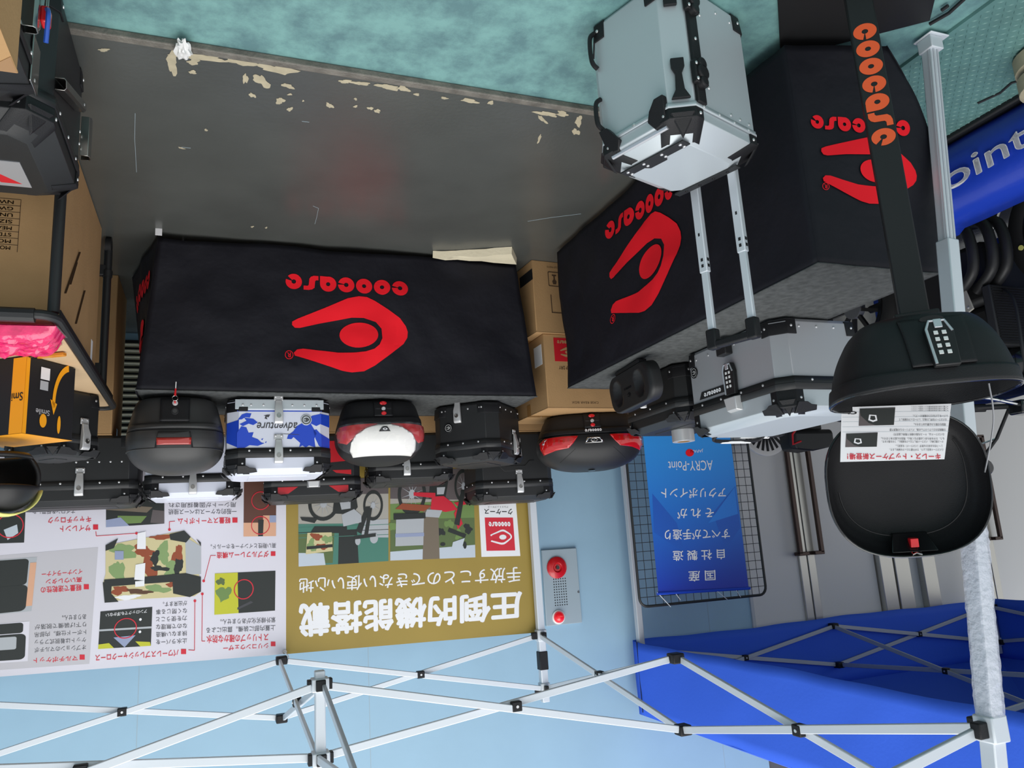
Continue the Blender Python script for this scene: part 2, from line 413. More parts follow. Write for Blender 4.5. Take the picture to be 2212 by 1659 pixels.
box('trim_6', -5.9, -5.75, YW + 0.03, YW + 0.07, 0, 2.75, 'door_light', bevel=0.002)['kind'] = 'structure'
box('trim_7', -4.05, -4.02, YW - 0.015, YW + 0.1, 0, 2.75, 'door_light', bevel=0.003)['kind'] = 'structure'
bm = BM(); abox(bm, -9, -7.5, YW + 0.03, YW + 0.2, 0, 2.75); tag(obj('wall_left_end', bm, 'door_grey', smooth=0), kind='structure')

# fire alarm panel
al = thing('fire_alarm_panel', 'grey wall panel with red alarm button, speaker grille and red lamp', 'fire alarm', (0, 0, 0))
P4 = [ony(*q, YW) for q in ((1167, 1188), (1243, 1190), (1255, 1352), (1180, 1356))]
ax0, ax1 = P4[1][0], P4[0][0]; az0, az1 = 1.548, 2.085
ac = (ax0 + ax1) / 2
box('panel', ax0, ax1, YW - 0.022, YW - 0.001, az0, az1, 'alarm_grey', al, bevel=0.004)
zb, zl = ony(1203, 1226, YW - .03)[2], ony(1207, 1333, YW - .03)[2]
xb = ony(1203, 1226, YW - .03)[0]; xl = ony(1207, 1333, YW - .03)[0]
bm = BM(); loft(bm, [circ((xb, y, zb), r, 'y', 28) for y, r in ((YW - .022, .078), (YW - .032, .078), (YW - .04, .066), (YW - .046, .036), (YW - .036, .026))]); bmesh.ops.recalc_face_normals(bm, faces=bm.faces)
ab = obj('alarm_button', bm, 'red_plastic', al)
bm = BM(); cyl(bm, (xb, YW - .05, zb), .013, .02, 'y'); obj('push_knob', bm, 'black_gloss', ab)
bm = BM(); loft(bm, [circ((xl, y, zl), r, 'y', 24) for y, r in ((YW - .022, .05), (YW - .03, .05), (YW - .034, .043))]); bmesh.ops.recalc_face_normals(bm, faces=bm.faces); lr = obj('lamp_ring', bm, 'white_paint', al)
mat('alarm_lamp', (224, 20, 30), 0.15, coat=0.8, emit=0.35)
bm = BM(); loft(bm, [circ((xl, YW - .034 - .035 * math.sin(t), zl), .041 * math.cos(t), 'y', 24) for t in [i * PI / 2 / 7 for i in range(7)]] ); bmesh.ops.recalc_face_normals(bm, faces=bm.faces); obj('alarm_lamp', bm, 'alarm_lamp', al)
bm = BM()
for i in range(6):
    for j in range(11):
        x = ac + 0.015 + (i - 2.5) * 0.0185; z = (zb + zl) / 2 + (j - 5) * 0.0185
        cyl(bm, (x, YW - .0228, z), .0048, .001, 'y', 8)
obj('speaker_grille', bm, 'black_print', al)
bm = BM(); cyl(bm, (ax0 + .012, YW - .026, (az0 + az1) / 2 + .05), .008, .004, 'y', 12); obj('latch', bm, 'lead_grey', al)

# louvred vent low on the wall
lv = thing('wall_vent', 'pale slatted louvre vent between the cardboard cartons and the long table', 'vent', (0, 0, 0))
box('vent_frame', 0.42, 0.86, YW - 0.02, YW - 0.001, 0.05, 1.12, 'black_matte', lv)
for i in range(25):
    bm = BM(); z = 0.08 + i * 0.0415
    prism(bm, [(YW - 0.05, z), (YW - 0.022, z + 0.016), (YW - 0.022, z + 0.02), (YW - 0.052, z + 0.008)], 0.43, 0.85, 'x')
    obj('slat', bm, 'cream_cloth', lv, smooth=0)

# ------------------------------------------------------------------ banner behind the long table
YB = 4.735
bn = thing('vinyl_banner', 'large gold and white printed vinyl banner hanging behind the cases', 'banner', (0, 0, 0))
NPRINT = [0]
def bsurf(layer):
    NPRINT[0] += 1; y = YB - 0.0006 * (layer + .045 * (NPRINT[0] % 20))
    return lambda x, z: (lambda p: (p[0], p[1], p[2]))(ony(x, z, y))
def bpoly(pts, layer, m, name=None, step=0):
    bm = flat([[tuple(p) for p in lp] for lp in (pts if isinstance(pts[0][0], (tuple, list)) else [pts])])
    return lay(bm, bsurf(layer))
NP = 0
def bshape(name, pts, layer, m, label=None):
    o = obj(name, bpoly(pts, layer, m), m, bn, smooth=0)
    if label: o['label'] = label
    return o
def bmulti(name, polys, layer, m, parent=None):
    for p in polys: obj(name, bpoly(p, layer, m), m, parent or bn, smooth=0)
def btext(name, s, q, layer, m, bold=0.0, parent=None):
    """q: px corners (photo frame) xl, xr, ybottom-left, ybottom-right, ytop-left, ytop-right; text runs from large px to small px"""
    bm = unit(textflat(s, bold)); lay(bm, quadmap(q, bsurf(layer)))
    return obj(name, bm, m, parent or bn, smooth=0)
mat('banner_white', (222, 219, 228), 0.5)
mat('banner_grey', (198, 195, 200), 0.5)
mat('banner_gold', (160, 136, 62), 0.5, var=0.04, vscale=3)
mat('banner_red', (212, 40, 58), 0.5)
bm = BM()
c = [ony(*q, YB) for q in ((1165, 1366), (615, 1413), (-330, 1488))]
zlow = 0.86
top = [(c[0][0] , c[0][2]), (c[1][0], c[1][2]), (c[2][0], c[2][2])]
for y in (YB, YB + 0.0015):
    pass
prism(bm, [(-1.925, zlow), (1.62, zlow)] + [(c[2][0], c[2][2]), (c[1][0], c[1][2]), (c[0][0], c[0][2])], YB, YB + 0.0015, 'y')
obj('sheet', bm, 'banner_white', bn, smooth=0)
bshape('gold_panel', [(1165, 1366), (618, 1413), (618, 940), (1145, 930)], 1, 'banner_gold', 'gold half of the banner')
bshape('grey_panel', [(-330, 1470), (193, 1434), (212, 1182), (0, 1200), (-330, 1225)], 1, 'banner_grey')
btext('headline_lettering', '圧倒的機能搭載', [(1128, 1276), (645, 1304), (646, 1378), (1128, 1338)], 2, 'white_print', 0.035)
btext('tagline_lettering', '手放すことのできない使い心地', [(1125, 1224), (646, 1249), (645, 1281), (1126, 1257)], 2, 'white_print', 0.008)
# maker's label
bshape('maker_label', [(1124, 1201), (1040, 1203), (1033, 1060), (1112, 1055)], 2, 'white_print')
lbl = bshape('red_square', [(1113, 1189), (1051, 1190), (1047, 1118), (1108, 1118)], 3, 'banner_red')
bm = logo(); lay(bm, quadmap([(1105, 1143), (1059, 1145), (1060, 1177), (1107, 1176)], bsurf(4))); obj('emblem', bm, 'white_print', lbl, smooth=0)
bm = logo(False)
for v in bm.verts: v.co = Vector((0.5 + (v.co.x - 0.5) * 0.86, 0.5 + (v.co.y - 0.5) * 0.74, 0))
lay(bm, quadmap([(1105, 1143), (1059, 1145), (1060, 1177), (1107, 1176)], bsurf(5))); obj('emblem', bm, 'banner_red', lbl, smooth=0)
bm = word(); lay(bm, quadmap([(1102, 1127), (1055, 1127), (1056, 1137), (1103, 1137)], bsurf(4))); obj('lettering', bm, 'white_print', lbl, smooth=0)
btext('label_lettering', 'クーケース', [(1107, 1099), (1046, 1099), (1046, 1111), (1108, 1112)], 3, 'black_print', 0.02)
btext('label_lettering', 'アルミトップケース', [(1098, 1093), (1054, 1093), (1054, 1097), (1098, 1097)], 3, 'black_print')
btext('label_lettering', '取扱店', [(1090, 1084), (1062, 1084), (1062, 1089), (1090, 1089)], 3, 'grey_print')

# printed pictures (flat prints on the sheet): a camouflage-boxed off-roader and a red one
for n_, c_ in dict(pic_sky=(196, 206, 216), pic_leaf=(92, 110, 66), pic_dark=(40, 44, 42), pic_path=(172, 168, 158), pic_grass=(112, 140, 78), pic_fence=(74, 128, 112), pic_red=(206, 34, 54), pic_steel=(178, 182, 186), pic_trunk=(120, 108, 92), pic_brown=(92, 62, 42), pic_tan=(210, 198, 150), pic_green=(134, 160, 104), pic_wood=(96, 60, 48), pic_peach=(222, 170, 138), pic_lime=(196, 196, 48), pic_blush=(150, 160, 190), pic_rust=(150, 74, 44), pic_asphalt=(96, 88, 88)).items(): mat(n_, c_, 0.5)
def photo(name, quad, lab):
    bm = flat([[(0, 0), (1, 0), (1, 1), (0, 1)]]); fr = lay(bm, quadmap(quad, bsurf(2)))
    o = obj(name, fr, 'pic_path', bn, smooth=0); o['label'] = lab
    def put(nm, loops, layer, m):
        b = flat(loops if isinstance(loops[0][0], (tuple, list)) else [loops])
        lay(b, quadmap(quad, bsurf(2 + layer))); return obj(nm, b, m, o, smooth=0)
    return o, put
def wheel(put, cx, cy, rx, ry, m='pic_dark'):
    put('wheel', [ell(cx, cy, rx, ry), ell(cx, cy, rx * .78, ry * .78)], 4, m)
    for k in range(10):
        a = 2 * PI * k / 10 + .2; u = (math.cos(a), math.sin(a)); t = (-u[1], u[0])
        put('spoke', [(cx + u[0] * rx * .2 + t[0] * rx * .02, cy + u[1] * ry * .2 + t[1] * ry * .02), (cx + u[0] * rx * .8, cy + u[1] * ry * .8), (cx + u[0] * rx * .2 - t[0] * rx * .02, cy + u[1] * ry * .2 - t[1] * ry * .02)], 4, 'pic_steel')
    put('hub', [ell(cx, cy, rx * .22, ry * .22)], 5, 'pic_steel')
# right-hand print (upright): camouflage box
po, put = photo('motorcycle_photo', [(839, 1030), (644, 1040), (645, 1224), (839, 1212)], 'printed picture of a motorcycle with a camouflage box')
put('backdrop', [(0, .55), (1, .5), (1, 1), (0, 1)], 1, 'pic_fence'); put('backdrop', [(.35, .6), (.55, .6), (.56, 1), (.33, 1)], 2, 'pic_dark'); put('backdrop', [(0, .72), (.3, .7), (.28, .5), (0, .5)], 2, 'pic_steel')
put('backdrop', [(.6, .62), (1, .62), (1, .98), (.62, .98)], 2, 'pic_leaf'); put('backdrop', [(.72, .86), (1, .84), (1, 1), (.7, 1)], 2, 'pic_sky'); put('backdrop', [(0, 0), (1, 0), (1, .16), (0, .2)], 1, 'pic_asphalt')
for i in range(3): put('fence_rail', [(0, .56 + .06 * i), (1, .54 + .06 * i), (1, .547 + .06 * i), (0, .567 + .06 * i)], 3, 'pic_dark' if i % 2 else 'pic_fence')
wheel(put, .72, .28, .17, .2); wheel(put, .17, .33, .11, .18)
put('frame', [(.2, .34), (.25, .34), (.36, .62), (.3, .66)], 5, 'pic_dark'); put('tank', [(.3, .52), (.5, .56), (.52, .42), (.38, .36), (.3, .44)], 6, 'pic_steel'); put('engine', [(.36, .2), (.6, .22), (.62, .4), (.4, .42), (.34, .34)], 5, 'pic_dark')
put('engine', [(.42, .26), (.54, .27), (.52, .36), (.42, .35)], 6, 'pic_steel'); put('seat', [(.46, .56), (.82, .54), (.86, .6), (.6, .63), (.46, .64)], 6, 'pic_dark'); put('fender', [(.78, .44), (.98, .42), (.96, .46), (.82, .5)], 6, 'pic_dark')
put('headlamp', [ell(.16, .72, .045, .06)], 6, 'pic_steel'); put('headlamp', [ell(.34, .74, .03, .05)], 6, 'pic_steel'); put('handlebar', [(.14, .66), (.38, .68), (.38, .72), (.14, .7)], 6, 'pic_dark'); put('front_fork', [(.18, .36), (.22, .36), (.27, .68), (.23, .7)], 6, 'pic_dark')
put('luggage_box', [(.63, .62), (.9, .61), (.92, .86), (.62, .84)], 6, 'pic_tan')
for k, (x, y, a, b, m_) in enumerate(((.68, .7, .05, .05, 'pic_green'), (.8, .66, .06, .04, 'pic_rust'), (.86, .74, .04, .06, 'pic_green'), (.74, .78, .06, .035, 'pic_rust'), (.84, .8, .04, .03, 'pic_green'))): put('camouflage', [blob(x, y, a, b, k + 60)], 7, m_)
put('luggage_band', [(.62, .76), (.91, .77), (.91, .805), (.62, .795)], 8, 'pic_dark')
# left-hand print (upright): red motorcycle with a silver box
po, put = photo('motorcycle_photo', [(1022, 1010), (843, 1020), (843, 1211), (1027, 1204)], 'printed picture of a red motorcycle with a silver box')
put('backdrop', [(0, .36), (1, .36), (1, .62), (0, .62)], 1, 'pic_grass'); put('backdrop', [(0, .56), (1, .54), (1, .9), (0, .92)], 2, 'pic_leaf'); put('backdrop', [(0, .86), (1, .9), (1, 1), (0, 1)], 3, 'pic_sky'); put('backdrop', [(0, 0), (1, 0), (1, .3), (0, .36)], 1, 'pic_asphalt')
put('palm_trunk', [(.43, .4), (.6, .4), (.62, 1), (.42, 1)], 4, 'pic_trunk')
for i in range(9): put('backdrop', [blob(.08 + .11 * i, .68 + .07 * math.sin(i * 2.2), .05, .05, i + 5)], 3, 'pic_dark' if i % 3 == 0 else 'pic_grass')
wheel(put, .74, .26, .17, .24); wheel(put, .12, .2, .11, .19)
put('fender', [(.04, .36), (.24, .38), (.2, .42), (.05, .4)], 6, 'pic_red'); put('tank', [(.2, .46), (.34, .48), (.52, .44), (.5, .3), (.36, .3), (.26, .38)], 6, 'pic_red'); put('fairing', [(.14, .62), (.2, .68), (.24, .5), (.2, .44)], 6, 'pic_red'); put('swingarm', [(.46, .26), (.72, .24), (.72, .28), (.46, .32)], 6, 'pic_red')
put('tail', [(.5, .4), (.86, .36), (.94, .42), (.6, .46)], 6, 'pic_rust'); put('engine', [(.3, .12), (.52, .14), (.54, .32), (.34, .32)], 5, 'pic_dark'); put('engine', [(.34, .2), (.44, .2), (.44, .28), (.36, .28)], 6, 'pic_steel'); put('seat', [(.38, .46), (.56, .44), (.6, .52), (.42, .54)], 7, 'pic_steel')
put('front_fork', [(.1, .24), (.15, .24), (.24, .62), (.18, .64)], 6, 'pic_dark'); put('handlebar', [(.1, .74), (.3, .66), (.32, .7), (.12, .78)], 6, 'pic_dark'); put('mirror', [ell(.12, .86, .02, .04)], 6, 'pic_dark'); put('mirror', [ell(.38, .84, .03, .02)], 6, 'pic_dark'); put('screen', [(.12, .78), (.26, .82), (.28, .9), (.16, .9)], 6, 'pic_sky')
put('luggage_box', [(.6, .54), (.93, .54), (.94, .84), (.61, .84)], 6, 'pic_steel'); put('luggage_band', [(.6, .7), (.94, .7), (.94, .74), (.6, .74)], 7, 'pic_blush'); put('luggage_rack', [(.58, .48), (.96, .47), (.96, .54), (.58, .54)], 7, 'pic_dark')

# white half: feature texts and pictures (all corner order: bottom-left, bottom-right, top-right, top-left, upright)
def feat(lines, x_l, x_r, y0, y1, m='grey_print', bold=0.0, tilt=0.0, name='body_text'):
    """one line of print between two photo columns"""
    btext(name, lines, [(x_l, y0), (x_r, y0 + tilt), (x_r, y1 + tilt), (x_l, y1)], 2, m, bold)
def bullet(x, y, s=9): bshape('bullet', [(x, y), (x - s, y), (x - s, y + s), (x, y + s)], 2, 'banner_red')
R_ = 'banner_red'
bullet(513, 1118, 11); feat('軽量スマートボトム', 498, 384, 1117, 1131, R_, .015, 2, 'feature_heading')
feat('一般的なケースはベース接続', 511, 364, 1099, 1111, tilt=1); feat('用シートが固着採用され', 510, 364, 1085, 1096, tilt=1)
bullet(212, 1133, 11); feat('サイレント', 196, 129, 1134, 1147, R_, .015, 2, 'feature_heading'); feat('キャッチロック', 197, 104, 1115, 1129, R_, .015, 2, 'feature_heading'); feat('ナイロンを採用した', 162, 70, 1101, 1110, tilt=1)
bullet(595, 1191, 10); feat('ダブルフレーム構造', 581, 468, 1190, 1204, R_, .015, 3, 'feature_heading'); feat('高い剛性とインナーをホールド。', 596, 455, 1173, 1184, tilt=3)
bullet(595, 1386, 10); feat('シリコンウェザー', 580, 482, 1389, 1400, R_, .015, 6, 'feature_heading'); feat('ストリップの確かな防水', 580, 446, 1368, 1385, R_, .015, 5, 'feature_heading')
feat('上蓋内部に装備。露出による', 595, 446, 1350, 1362, tilt=6); feat('紫外線劣化がありません。', 595, 476, 1333, 1345, tilt=5)
bullet(402, 1402, 11); feat('パワーレスプレッシャークロース', 386, 206, 1402, 1417, R_, .015, 12, 'feature_heading')
for i, t in enumerate(('止水ラバーを', '挟まない構造', 'なので無理な', '力を使うこと', 'なく閉じる事', 'が出来ます。')):
    y = 1379 - i * 16.3; feat(t, 404, 337 if i < 5 else 352, y, y + 11, tilt=3)
bullet(183, 1414, 11); feat('マルチポケット', 168, 72, 1416, 1428, R_, .015, 5, 'feature_heading')
for i, t in enumerate(('オプションのマルチポ', 'ケットは着脱式フラッ', 'トボード仕様。内部吊', 'り下げ装備で脱落が', 'ありません。')):
    y = 1393 - i * 16.6; feat(t, 186, 75 if i < 4 else 134, y, y + 11, tilt=6 if i < 4 else 3)
bullet(192, 1262, 11); feat('軽量で速乾性の', 176, 88, 1262, 1276, R_, .015, 6, 'feature_heading'); feat('高いウレタン', 177, 99, 1246, 1258, R_, .015, 5, 'feature_heading'); feat('インナーライナー', 178, 90, 1229, 1240, R_, .015, 6, 'feature_heading')
# leader lines
def leader(pts, dot):
    bm = BM()
    for a, b in zip(pts, pts[1:]):
        tube(bm, [Vector(bsurf(2)(*a)), Vector(bsurf(2)(*b))], 0.0016, 4)
    merge(bm, bpoly(ell(*dot, 3, n=14), 3, R_)); obj('leader_line', bm, R_, bn, smooth=0)
leader([(378, 1126), (366, 1127), (366, 1143)], (366, 1144)); leader([(207, 1148), (208, 1158), (294, 1152)], (295, 1152)); leader([(466, 1200), (455, 1200), (441, 1254)], (440, 1255)); leader([(443, 1385), (436, 1385), (437, 1283)], (437, 1283)); leader([(407, 1404), (420, 1405), (421, 1298)], (421, 1298))
# feature pictures
def pic(quad, lab, base):
    bm = flat([[(0, 0), (1, 0), (1, 1), (0, 1)]]); lay(bm, quadmap(quad, bsurf(2))); o = obj('feature_photo', bm, base, bn, smooth=0); o['label'] = lab
    def put(nm, loops, layer, m):
        b = flat(loops if isinstance(loops[0][0], (tuple, list)) else [loops]); lay(b, quadmap(quad, bsurf(2 + layer))); return obj(nm, b, m, o, smooth=0)
    return o, put
o, put = pic([(595, 1233), (464, 1239), (463, 1328), (594, 1319)], 'picture of a seal circled in red', 'pic_dark')
put('foliage', [(.62, 0), (1, 0), (1, 1), (.6, 1), (.62, .3)], 1, 'pic_lime'); put('foliage', [blob(.85, .5, .1, .2, 3)], 2, 'pic_grass'); put('foliage', [blob(.9, .2, .06, .1, 4)], 2, 'pic_leaf'); put('marker_ring', [ell(.52, .42, .165, .25), ell(.52, .42, .148, .226)], 3, R_); put('strap', [(.4, .72), (.62, .86), (.62, .92), (.36, .76)], 2, 'grey_print')
o, put = pic([(329, 1311), (217, 1321), (212, 1402), (326, 1395)], 'picture of a lid gap circled in red', 'pic_dark')
put('strip', [(0, .5), (1, .48), (1, .53), (0, .55)], 1, 'pic_steel'); put('corner', [(.3, .7), (.72, .72), (.5, 1)], 2, 'pic_blush'); put('corner', [(.02, .9), (.3, .86), (.2, 1), (0, 1)], 1, 'pic_lime'); put('corner', [(.8, .86), (1, .88), (1, 1), (.7, 1)], 1, 'pic_lime'); put('rivet', [ell(.22, .3, .025, .035)], 3, 'white_print'); put('rivet', [ell(.22, .62, .025, .035)], 3, 'white_print'); put('marker_ring', [ell(.5, .5, .22, .27), ell(.5, .5, .2, .245)], 3, R_)
btext('caption', 'アンロックでも浮かない', [(318, 1316), (229, 1325), (228, 1333), (317, 1324)], 4, 'white_print', .01, o)
o, put = pic([(597, 1040), (527, 1040), (526, 1159), (596, 1158)], 'picture of a bracket with two red rings', 'pic_wood')
put('plank', [(0, .62), (.4, .62), (.4, 1), (0, 1)], 1, 'pic_peach'); put('plank', [(.5, .75), (1, .75), (1, 1), (.5, 1)], 1, 'pic_peach'); put('bracket', [(0, .62), (.2, .62), (.2, .75), (0, .75)], 2, 'pic_blush'); put('bracket', [(.38, .7), (.55, .7), (.55, 1), (.4, 1)], 2, 'pic_dark')
for cy in (.35, .8): put('marker_ring', [ell(.48, cy, .29, .17), ell(.48, cy, .265, .153)], 3, R_)
o, put = pic([(355, 1040), (229, 1040), (229, 1139), (355, 1131)], 'picture of a rear rack and bodywork', 'pic_dark')
put('bar', [(.2, .6), (.9, .5), (1, .62), (.3, .72)], 1, 'pic_trunk'); put('grass', [(.3, .8), (.8, .76), (.8, .95), (.4, .95)], 1, 'pic_grass'); put('bodywork', [(0, .7), (.2, .66), (.24, .96), (0, 1)], 2, 'pic_asphalt'); put('bodywork', [(.75, .8), (1, .84), (1, 1), (.6, 1)], 2, 'pic_blush')
o, put = pic([(58, 1040), (-60, 1042), (-60, 1176), (52, 1172)], 'picture of a latch circled in red', 'pic_dark')
put('latch', [(.15, .7), (.4, .78), (.32, .95), (.12, .84)], 1, 'pic_sky'); put('marker_ring', [ell(.28, .72, .26, .2), ell(.28, .72, .24, .182)], 2, R_)
o, put = pic([(80, 1203), (-90, 1215), (-100, 1338), (68, 1320)], 'picture of a black fabric inner liner', 'pic_steel')
put('liner', [rrect(.1, .95, .02, .5, .06)], 1, 'pic_dark'); put('liner', [rrect(.08, .9, .5, .98, .08)], 2, 'pic_dark'); put('floorboard', [(0, .1), (.08, .1), (.08, .9), (0, .9)], 1, 'pic_peach')
o, put = pic([(64, 1342), (-70, 1352), (-72, 1437), (60, 1428)], 'picture of a multi pocket in a box lid', 'banner_white')
put('lid', [rrect(.05, .95, .3, .95, .1)], 1, 'pic_dark'); put('lid', [rrect(.1, 1, .02, .28, .06)], 1, 'pic_dark'); put('pocket', [rrect(.2, .85, .36, .68, .04)], 2, 'pic_steel'); put('pocket', [(.5, .6), (1, .62), (1, .86), (.5, .84)], 3, 'pic_blush')
# the camouflage luggage box printed in the middle
def bq(pts): return [tuple(p) for p in pts]
cb = bshape('printed_luggage_box', bq([(398, 1146), (300, 1164), (240, 1176), (228, 1180), (228, 1240), (222, 1262), (226, 1288), (232, 1299), (300, 1294), (420, 1288), (434, 1278), (430, 1240), (434, 1180), (412, 1160)]), 3, 'pic_tan', 'printed picture of a camouflage luggage box with two latches')
for k, (x, y, a, b, m_) in enumerate(((268, 1190, 28, 14, 'pic_green'), (255, 1235, 14, 26, 'pic_green'), (310, 1190, 22, 12, 'pic_rust'), (322, 1225, 16, 22, 'pic_rust'), (352, 1195, 16, 20, 'pic_green'), (384, 1200, 10, 24, 'pic_rust'), (372, 1230, 18, 16, 'pic_green'), (335, 1205, 10, 14, 'pic_dark'), (345, 1228, 18, 6, 'pic_dark'), (385, 1225, 10, 18, 'pic_dark'), (258, 1275, 18, 9, 'pic_rust'), (340, 1272, 26, 8, 'pic_green'), (300, 1278, 24, 6, 'pic_brown'), (350, 1160, 26, 5, 'pic_rust'), (275, 1290, 26, 5, 'white_print'), (370, 1262, 10, 6, 'pic_rust'))):
    bmulti('camouflage', [blob(x, y, a, b, k + 20)], 4, m_, cb)
bmulti('printed_side', [[(400, 1160), (434, 1180), (434, 1240), (402, 1242)]], 5, 'pic_steel', cb)
bmulti('printed_band', [[(225, 1252), (300, 1247), (402, 1238), (434, 1246), (434, 1262), (402, 1255), (300, 1262), (225, 1268)]], 6, 'pic_dark', cb)
bmulti('printed_guard', [[(398, 1146), (366, 1154), (368, 1166), (402, 1172), (412, 1160)], [(255, 1163), (228, 1178), (228, 1190), (246, 1184)], [(402, 1240), (372, 1240), (374, 1282), (410, 1290), (434, 1278), (434, 1250)], [(222, 1258), (242, 1256), (240, 1282), (256, 1300), (226, 1302)], [(434, 1180), (424, 1164), (434, 1172)]], 7, 'pic_dark', cb)
bmulti('printed_latch', [[(315, 1148), (297, 1152), (296, 1186), (315, 1186)], [(314, 1216), (293, 1220), (290, 1252), (312, 1254)], [(312, 1254), (292, 1256), (292, 1268), (312, 1266)]], 8, 'white_print', cb)
bmulti('printed_badge', [[(267, 1190), (248, 1190), (248, 1209), (267, 1209)]], 8, 'pic_blush', cb)
for (x, y) in ((615, 1413), (1165, 1367)):
    bm = BM(); p = ony(x, y, YB - .004); cyl(bm, (p[0], YB - .006, p[2] - .012), .012, .006, 'y', 16); obj('eyelet', bm, 'steel', bn)
bm = BM(); p = ony(615, 1413, YB); tube(bm, smoothpath([(p[0], YB - .006, p[2] - .012), (p[0] - .02, YB - .02, p[2] + .02), (p[0] + .005, YB - .03, p[2] + .05), (p[0] + .03, YB - .01, p[2] + .015)]), .0035, 6); obj('tie_cord', bm, 'white_print', bn)
# ------------------------------------------------------------------ canopy frames
mat('plastic_film', (225, 228, 240), 0.12, bump=0.9, bscale=45, alpha=0.5, coat=0.5)
def canopy_frame(root, c, th, hx, hy, zl, zu, nl, nu, cl, cu, m, m2, legs, ztop, w=0.014, h=0.03, skip=()):
    ex = Vector((math.cos(th), math.sin(th), 0)); ey = Vector((-math.sin(th), math.cos(th), 0)); c = Vector((c[0], c[1], 0)); Z = Vector((0, 0, 1))
    L = {k: c + ex * hx * a + ey * hy * b for k, (a, b) in dict(fl=(-1, -1), fr=(1, -1), bl=(-1, 1), br=(1, 1)).items()}
    N = dict(l=c - ex * hx, r=c + ex * hx, f=c - ey * hy, b=c + ey * hy)
    def truss(p, q, n, s):
        nn = n.normalized() * 0.011 * s; bm = BM(); bar(bm, p + nn, q + nn, w, h); return obj('truss_bar', bm, m, root, bevel=0.003)
    def pivot(p, n):
        bm = BM(); M, _ = frame_of(p - n.normalized() * 0.02, p + n.normalized() * 0.02); abox(bm, -.022, .022, 0, .04, -.02, .02, M); o = obj('pivot_joint', bm, 'black_plastic', root, bevel=.004)
        b2 = BM()
        for s in (0.04, -0.003):
            M2 = M @ Matrix.Translation((0, s, 0)); r = [[M2 @ Vector(q) for q in circ((0, y, 0), .006, 'y', 10)] for y in (0, .003)]; loft(b2, r)
        bmesh.ops.recalc_face_normals(b2, faces=b2.faces); obj('bolt', b2, 'rivet_metal', o)
    def shift(a, b, g=0.03): d = (b - a).normalized(); return a + d * g, b - d * g
    for side, (a, b), n in (('l', ('fl', 'bl'), ex), ('b', ('bl', 'br'), ey), ('r', ('br', 'fr'), ex), ('f', ('fr', 'fl'), ey)):
        for k in (a, b):
            if (side, k) in skip: continue
            p1, q1 = shift(L[k] + Z * zl, N[side] + Z * nu); p2, q2 = shift(L[k] + Z * zu, N[side] + Z * nl)
            truss(p1, q1, n, 1); truss(p2, q2, n, -1); pivot((p1 + q1 + p2 + q2) / 4, n)
    for side, n in (('l', ey), ('r', ey), ('f', ex), ('b', ex)):
        p1, q1 = shift(N[side] + Z * nl, c + Z * cu); p2, q2 = shift(N[side] + Z * nu, c + Z * cl); truss(p1, q1, n, 1); truss(p2, q2, n, -1); pivot((p1 + q1 + p2 + q2) / 4, n)
    for side in 'lrfb':
        for z in (nl, nu):
            bm = BM(); p = N[side]; abox(bm, -.03, .03, -.03, .03, z - .022, z + .022, Matrix.Translation(p)); obj('hinge_bracket', bm, 'black_plastic', root, bevel=.006)
    bm = BM(); abox(bm, -.019, .019, -.019, .019, cl - .05, cu + .05, Matrix.Translation(c)); obj('centre_post', bm, m, root, bevel=.004)
    for z in (cl, cu):
        bm = BM(); abox(bm, -.032, .032, -.032, .032, z - .024, z + .024, Matrix.Translation(c)); br = obj('hinge_bracket', bm, m, root, bevel=.004)
        bm = BM()
        for s in (-1, 1):
            abox(bm, s * .034 - .012, s * .034 + .012, -.018, .018, z - .02, z + .02, Matrix.Translation(c)); abox(bm, -.018, .018, s * .034 - .012, s * .034 + .012, z - .02, z + .02, Matrix.Translation(c))
        obj('hinge_ear', bm, 'black_plastic', br, bevel=.003)
    for k in legs:
        p = L[k]; foot = legs[k] if isinstance(legs[k], tuple) else (p.x, p.y, 0.0)
        f = Vector(foot); t = p + Z * zl; d = (t - f); mid = f + d * 0.33
        bm = BM(); bar(bm, f, f + d * 0.6, .036, .036, (0, 1, 0)); lg = obj('leg', bm, m2, root, bevel=.003)
        bm = BM()
        for s in (-1, 1):   # extruded grooves of the leg profile
            bar(bm, f + Vector((s * .0185, -.006, .02)), f + d * .6 + Vector((s * .0185, -.006, 0)), .003, .006, (0, 1, 0)); bar(bm, f + Vector((s * .008, -.0185, .02)), f + d * .6 + Vector((s * .008, -.0185, 0)), .006, .003, (0, 1, 0))
        obj('leg_rib', bm, 'tent_shade', lg)
        bm = BM(); bar(bm, mid, t + d.normalized() * (ztop - zl), .046, .046, (0, 1, 0)); sl = obj('leg_sleeve', bm, m, root, bevel=.004)
        bm = BM(); abox(bm, -.05, .03, -.035, .035, 0, .006, Matrix.Translation(f)); abox(bm, -.026, .026, -.026, .026, 0.006, .05, Matrix.Translation(f)); obj('foot_plate', bm, m2, root, bevel=.006)
        for z in (zl, zu):
            bm = BM(); q = f + d * ((z) / zl); abox(bm, -.03, .03, -.03, .03, -.035, .035, Matrix.Translation(q)); sb = obj('slider_bracket' if z == zl else 'top_bracket', bm, m2, root, bevel=.005)
            bm = BM()
            for s, e in ((1, ex), (1, ey)):
                sg = 1 if (c - p).dot(e) > 0 else -1; u = e * sg
                bar(bm, q + u * .028, q + u * .062, .03, .042)
            obj('hinge_ear', bm, 'black_plastic', sb, bevel=.004)
    return L, N
tf = thing('canopy_frame', 'bare aluminium folding canopy frame standing over the display tables', 'canopy frame', (0, 0, 0))
